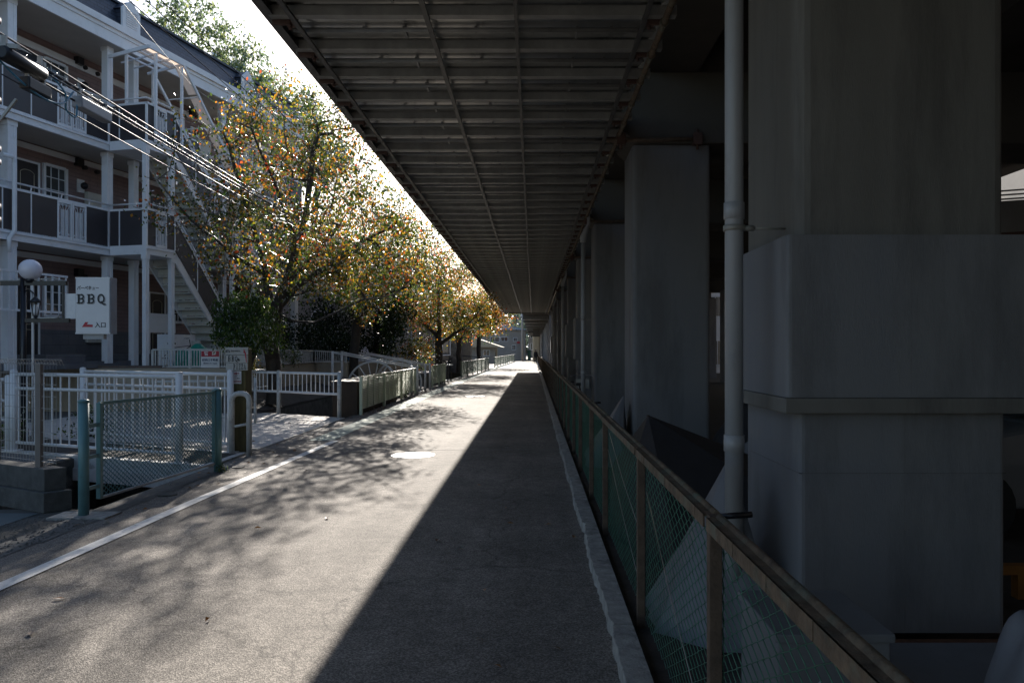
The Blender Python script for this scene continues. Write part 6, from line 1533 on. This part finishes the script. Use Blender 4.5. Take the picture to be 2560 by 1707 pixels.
# wooded hill closing the view
hv = MB(); rs = random.Random(8); nx, ny = 60, 8; vs = []
for j in range(ny + 1):
    for i in range(nx + 1):
        x = -130 + 230 * i / nx; y = 185 + 14 * j; h = (1 - math.cos(math.pi * min(1, j / 6))) * .5 * (17 + 5 * math.sin(i * .35) + 3 * math.sin(i * .9 + 1)) + rs.uniform(-.5, .5)
        vs.append((x, y, h if j else -.2))
hv.add(vs, [(j * (nx + 1) + i, j * (nx + 1) + i + 1, (j + 1) * (nx + 1) + i + 1, (j + 1) * (nx + 1) + i) for j in range(ny) for i in range(nx)])
struct(hv.build('hill', M['terrain'], fix=False))
rs = np.random.RandomState(77); cl = []
for k in range(3600):
    x = rs.uniform(-60, 50); j = rs.uniform(.5, 5.5); y = 185 + 14 * j; h = (1 - math.cos(math.pi * min(1, j / 6))) * .5 * (17 + 4 * math.sin((x + 130) / 230 * 60 * .35)); cl.append((x, y, h + rs.uniform(.0, 3.2)))
hw = bpy.data.objects.new('tmp_root', None); C.objects.link(hw)
o = leaves_mesh('hillside_wood', cl, 1.5, M['leaf_far'], hw, 78, .0, 9, 1.0); o.parent = None; bpy.data.objects.remove(hw)
tag(o, 'hazy blue green wooded hillside closing the view at the road end', 'wood', kind='stuff')

# ================================================================== THE WALKER
def person(x, y, lab, H=1.6):
    t = thing('person', lab, 'person', (x, y, 0)); k = H / 1.7
    J = [((0, 0, .93), .13), ((0, 0, 1.15), .12), ((0, 0, 1.36), .14), ((0, .01, 1.48), .055), ((0, .02, 1.56), .085), ((0, .02, 1.66), .08),
         ((-.17, 0, 1.38), .06), ((-.22, -.03, 1.12), .045), ((-.22, .06, .88), .035), ((-.22, .09, .79), .03),
         ((.17, 0, 1.38), .06), ((.22, .02, 1.12), .045), ((.22, .1, .9), .035), ((.22, .13, .81), .03),
         ((-.09, 0, .86), .09), ((-.09, .10, .48), .06), ((-.09, .02, .09), .04), ((-.09, .14, .04), .035),
         ((.09, 0, .86), .09), ((.09, -.04, .48), .06), ((.09, -.22, .14), .04), ((.09, -.12, .04), .035)]
    E_ = [(0, 1), (1, 2), (2, 3), (3, 4), (4, 5), (2, 6), (6, 7), (7, 8), (8, 9), (2, 10), (10, 11), (11, 12), (12, 13), (0, 14), (14, 15), (15, 16), (16, 17), (0, 18), (18, 19), (19, 20), (20, 21)]
    me = bpy.data.meshes.new('body'); me.from_pydata([(a * k, b_ * k, c * k) for (a, b_, c), r_ in J], E_, []); o = bpy.data.objects.new('body', me); C.objects.link(o)
    m_ = o.modifiers.new('skin', 'SKIN'); me.skin_vertices[0].data[0].use_root = True
    for i, (_, r_) in enumerate(J): me.skin_vertices[0].data[i].radius = (r_ * k * (1.25 if i in (0, 1, 2) else 1), r_ * k)
    s_ = o.modifiers.new('sub', 'SUBSURF'); s_.levels = 2; s_.render_levels = 2
    dg = bpy.context.evaluated_depsgraph_get(); dg.update(); m2 = bpy.data.meshes.new_from_object(o.evaluated_get(dg)); bpy.data.objects.remove(o)
    m2.materials.clear()
    for q in (M['cloth_black'], M['skin']): m2.materials.append(q)
    for p in m2.polygons:
        c = p.center; p.material_index = 1 if (c.z > 1.49 * k or (abs(c.x) > .19 * k and c.z < .87 * k)) else 0; p.use_smooth = True
    o = bpy.data.objects.new('body', m2); C.objects.link(o); o.parent = t
    b = MB(); b.sphere((x, y - .01, 1.63 * k), .098 * k, 14, 10); b.build('hair', M['hair'], t)
    b = MB(); b.chbox(x - .2 * k, x + .2 * k, y - .13 * k, y + .13 * k, .72 * k, 1.44 * k, .1 * k); b.build('coat', M['cloth_black'], t)
person(.28, 86, 'person in a long black coat walking away down the road beside the fence')
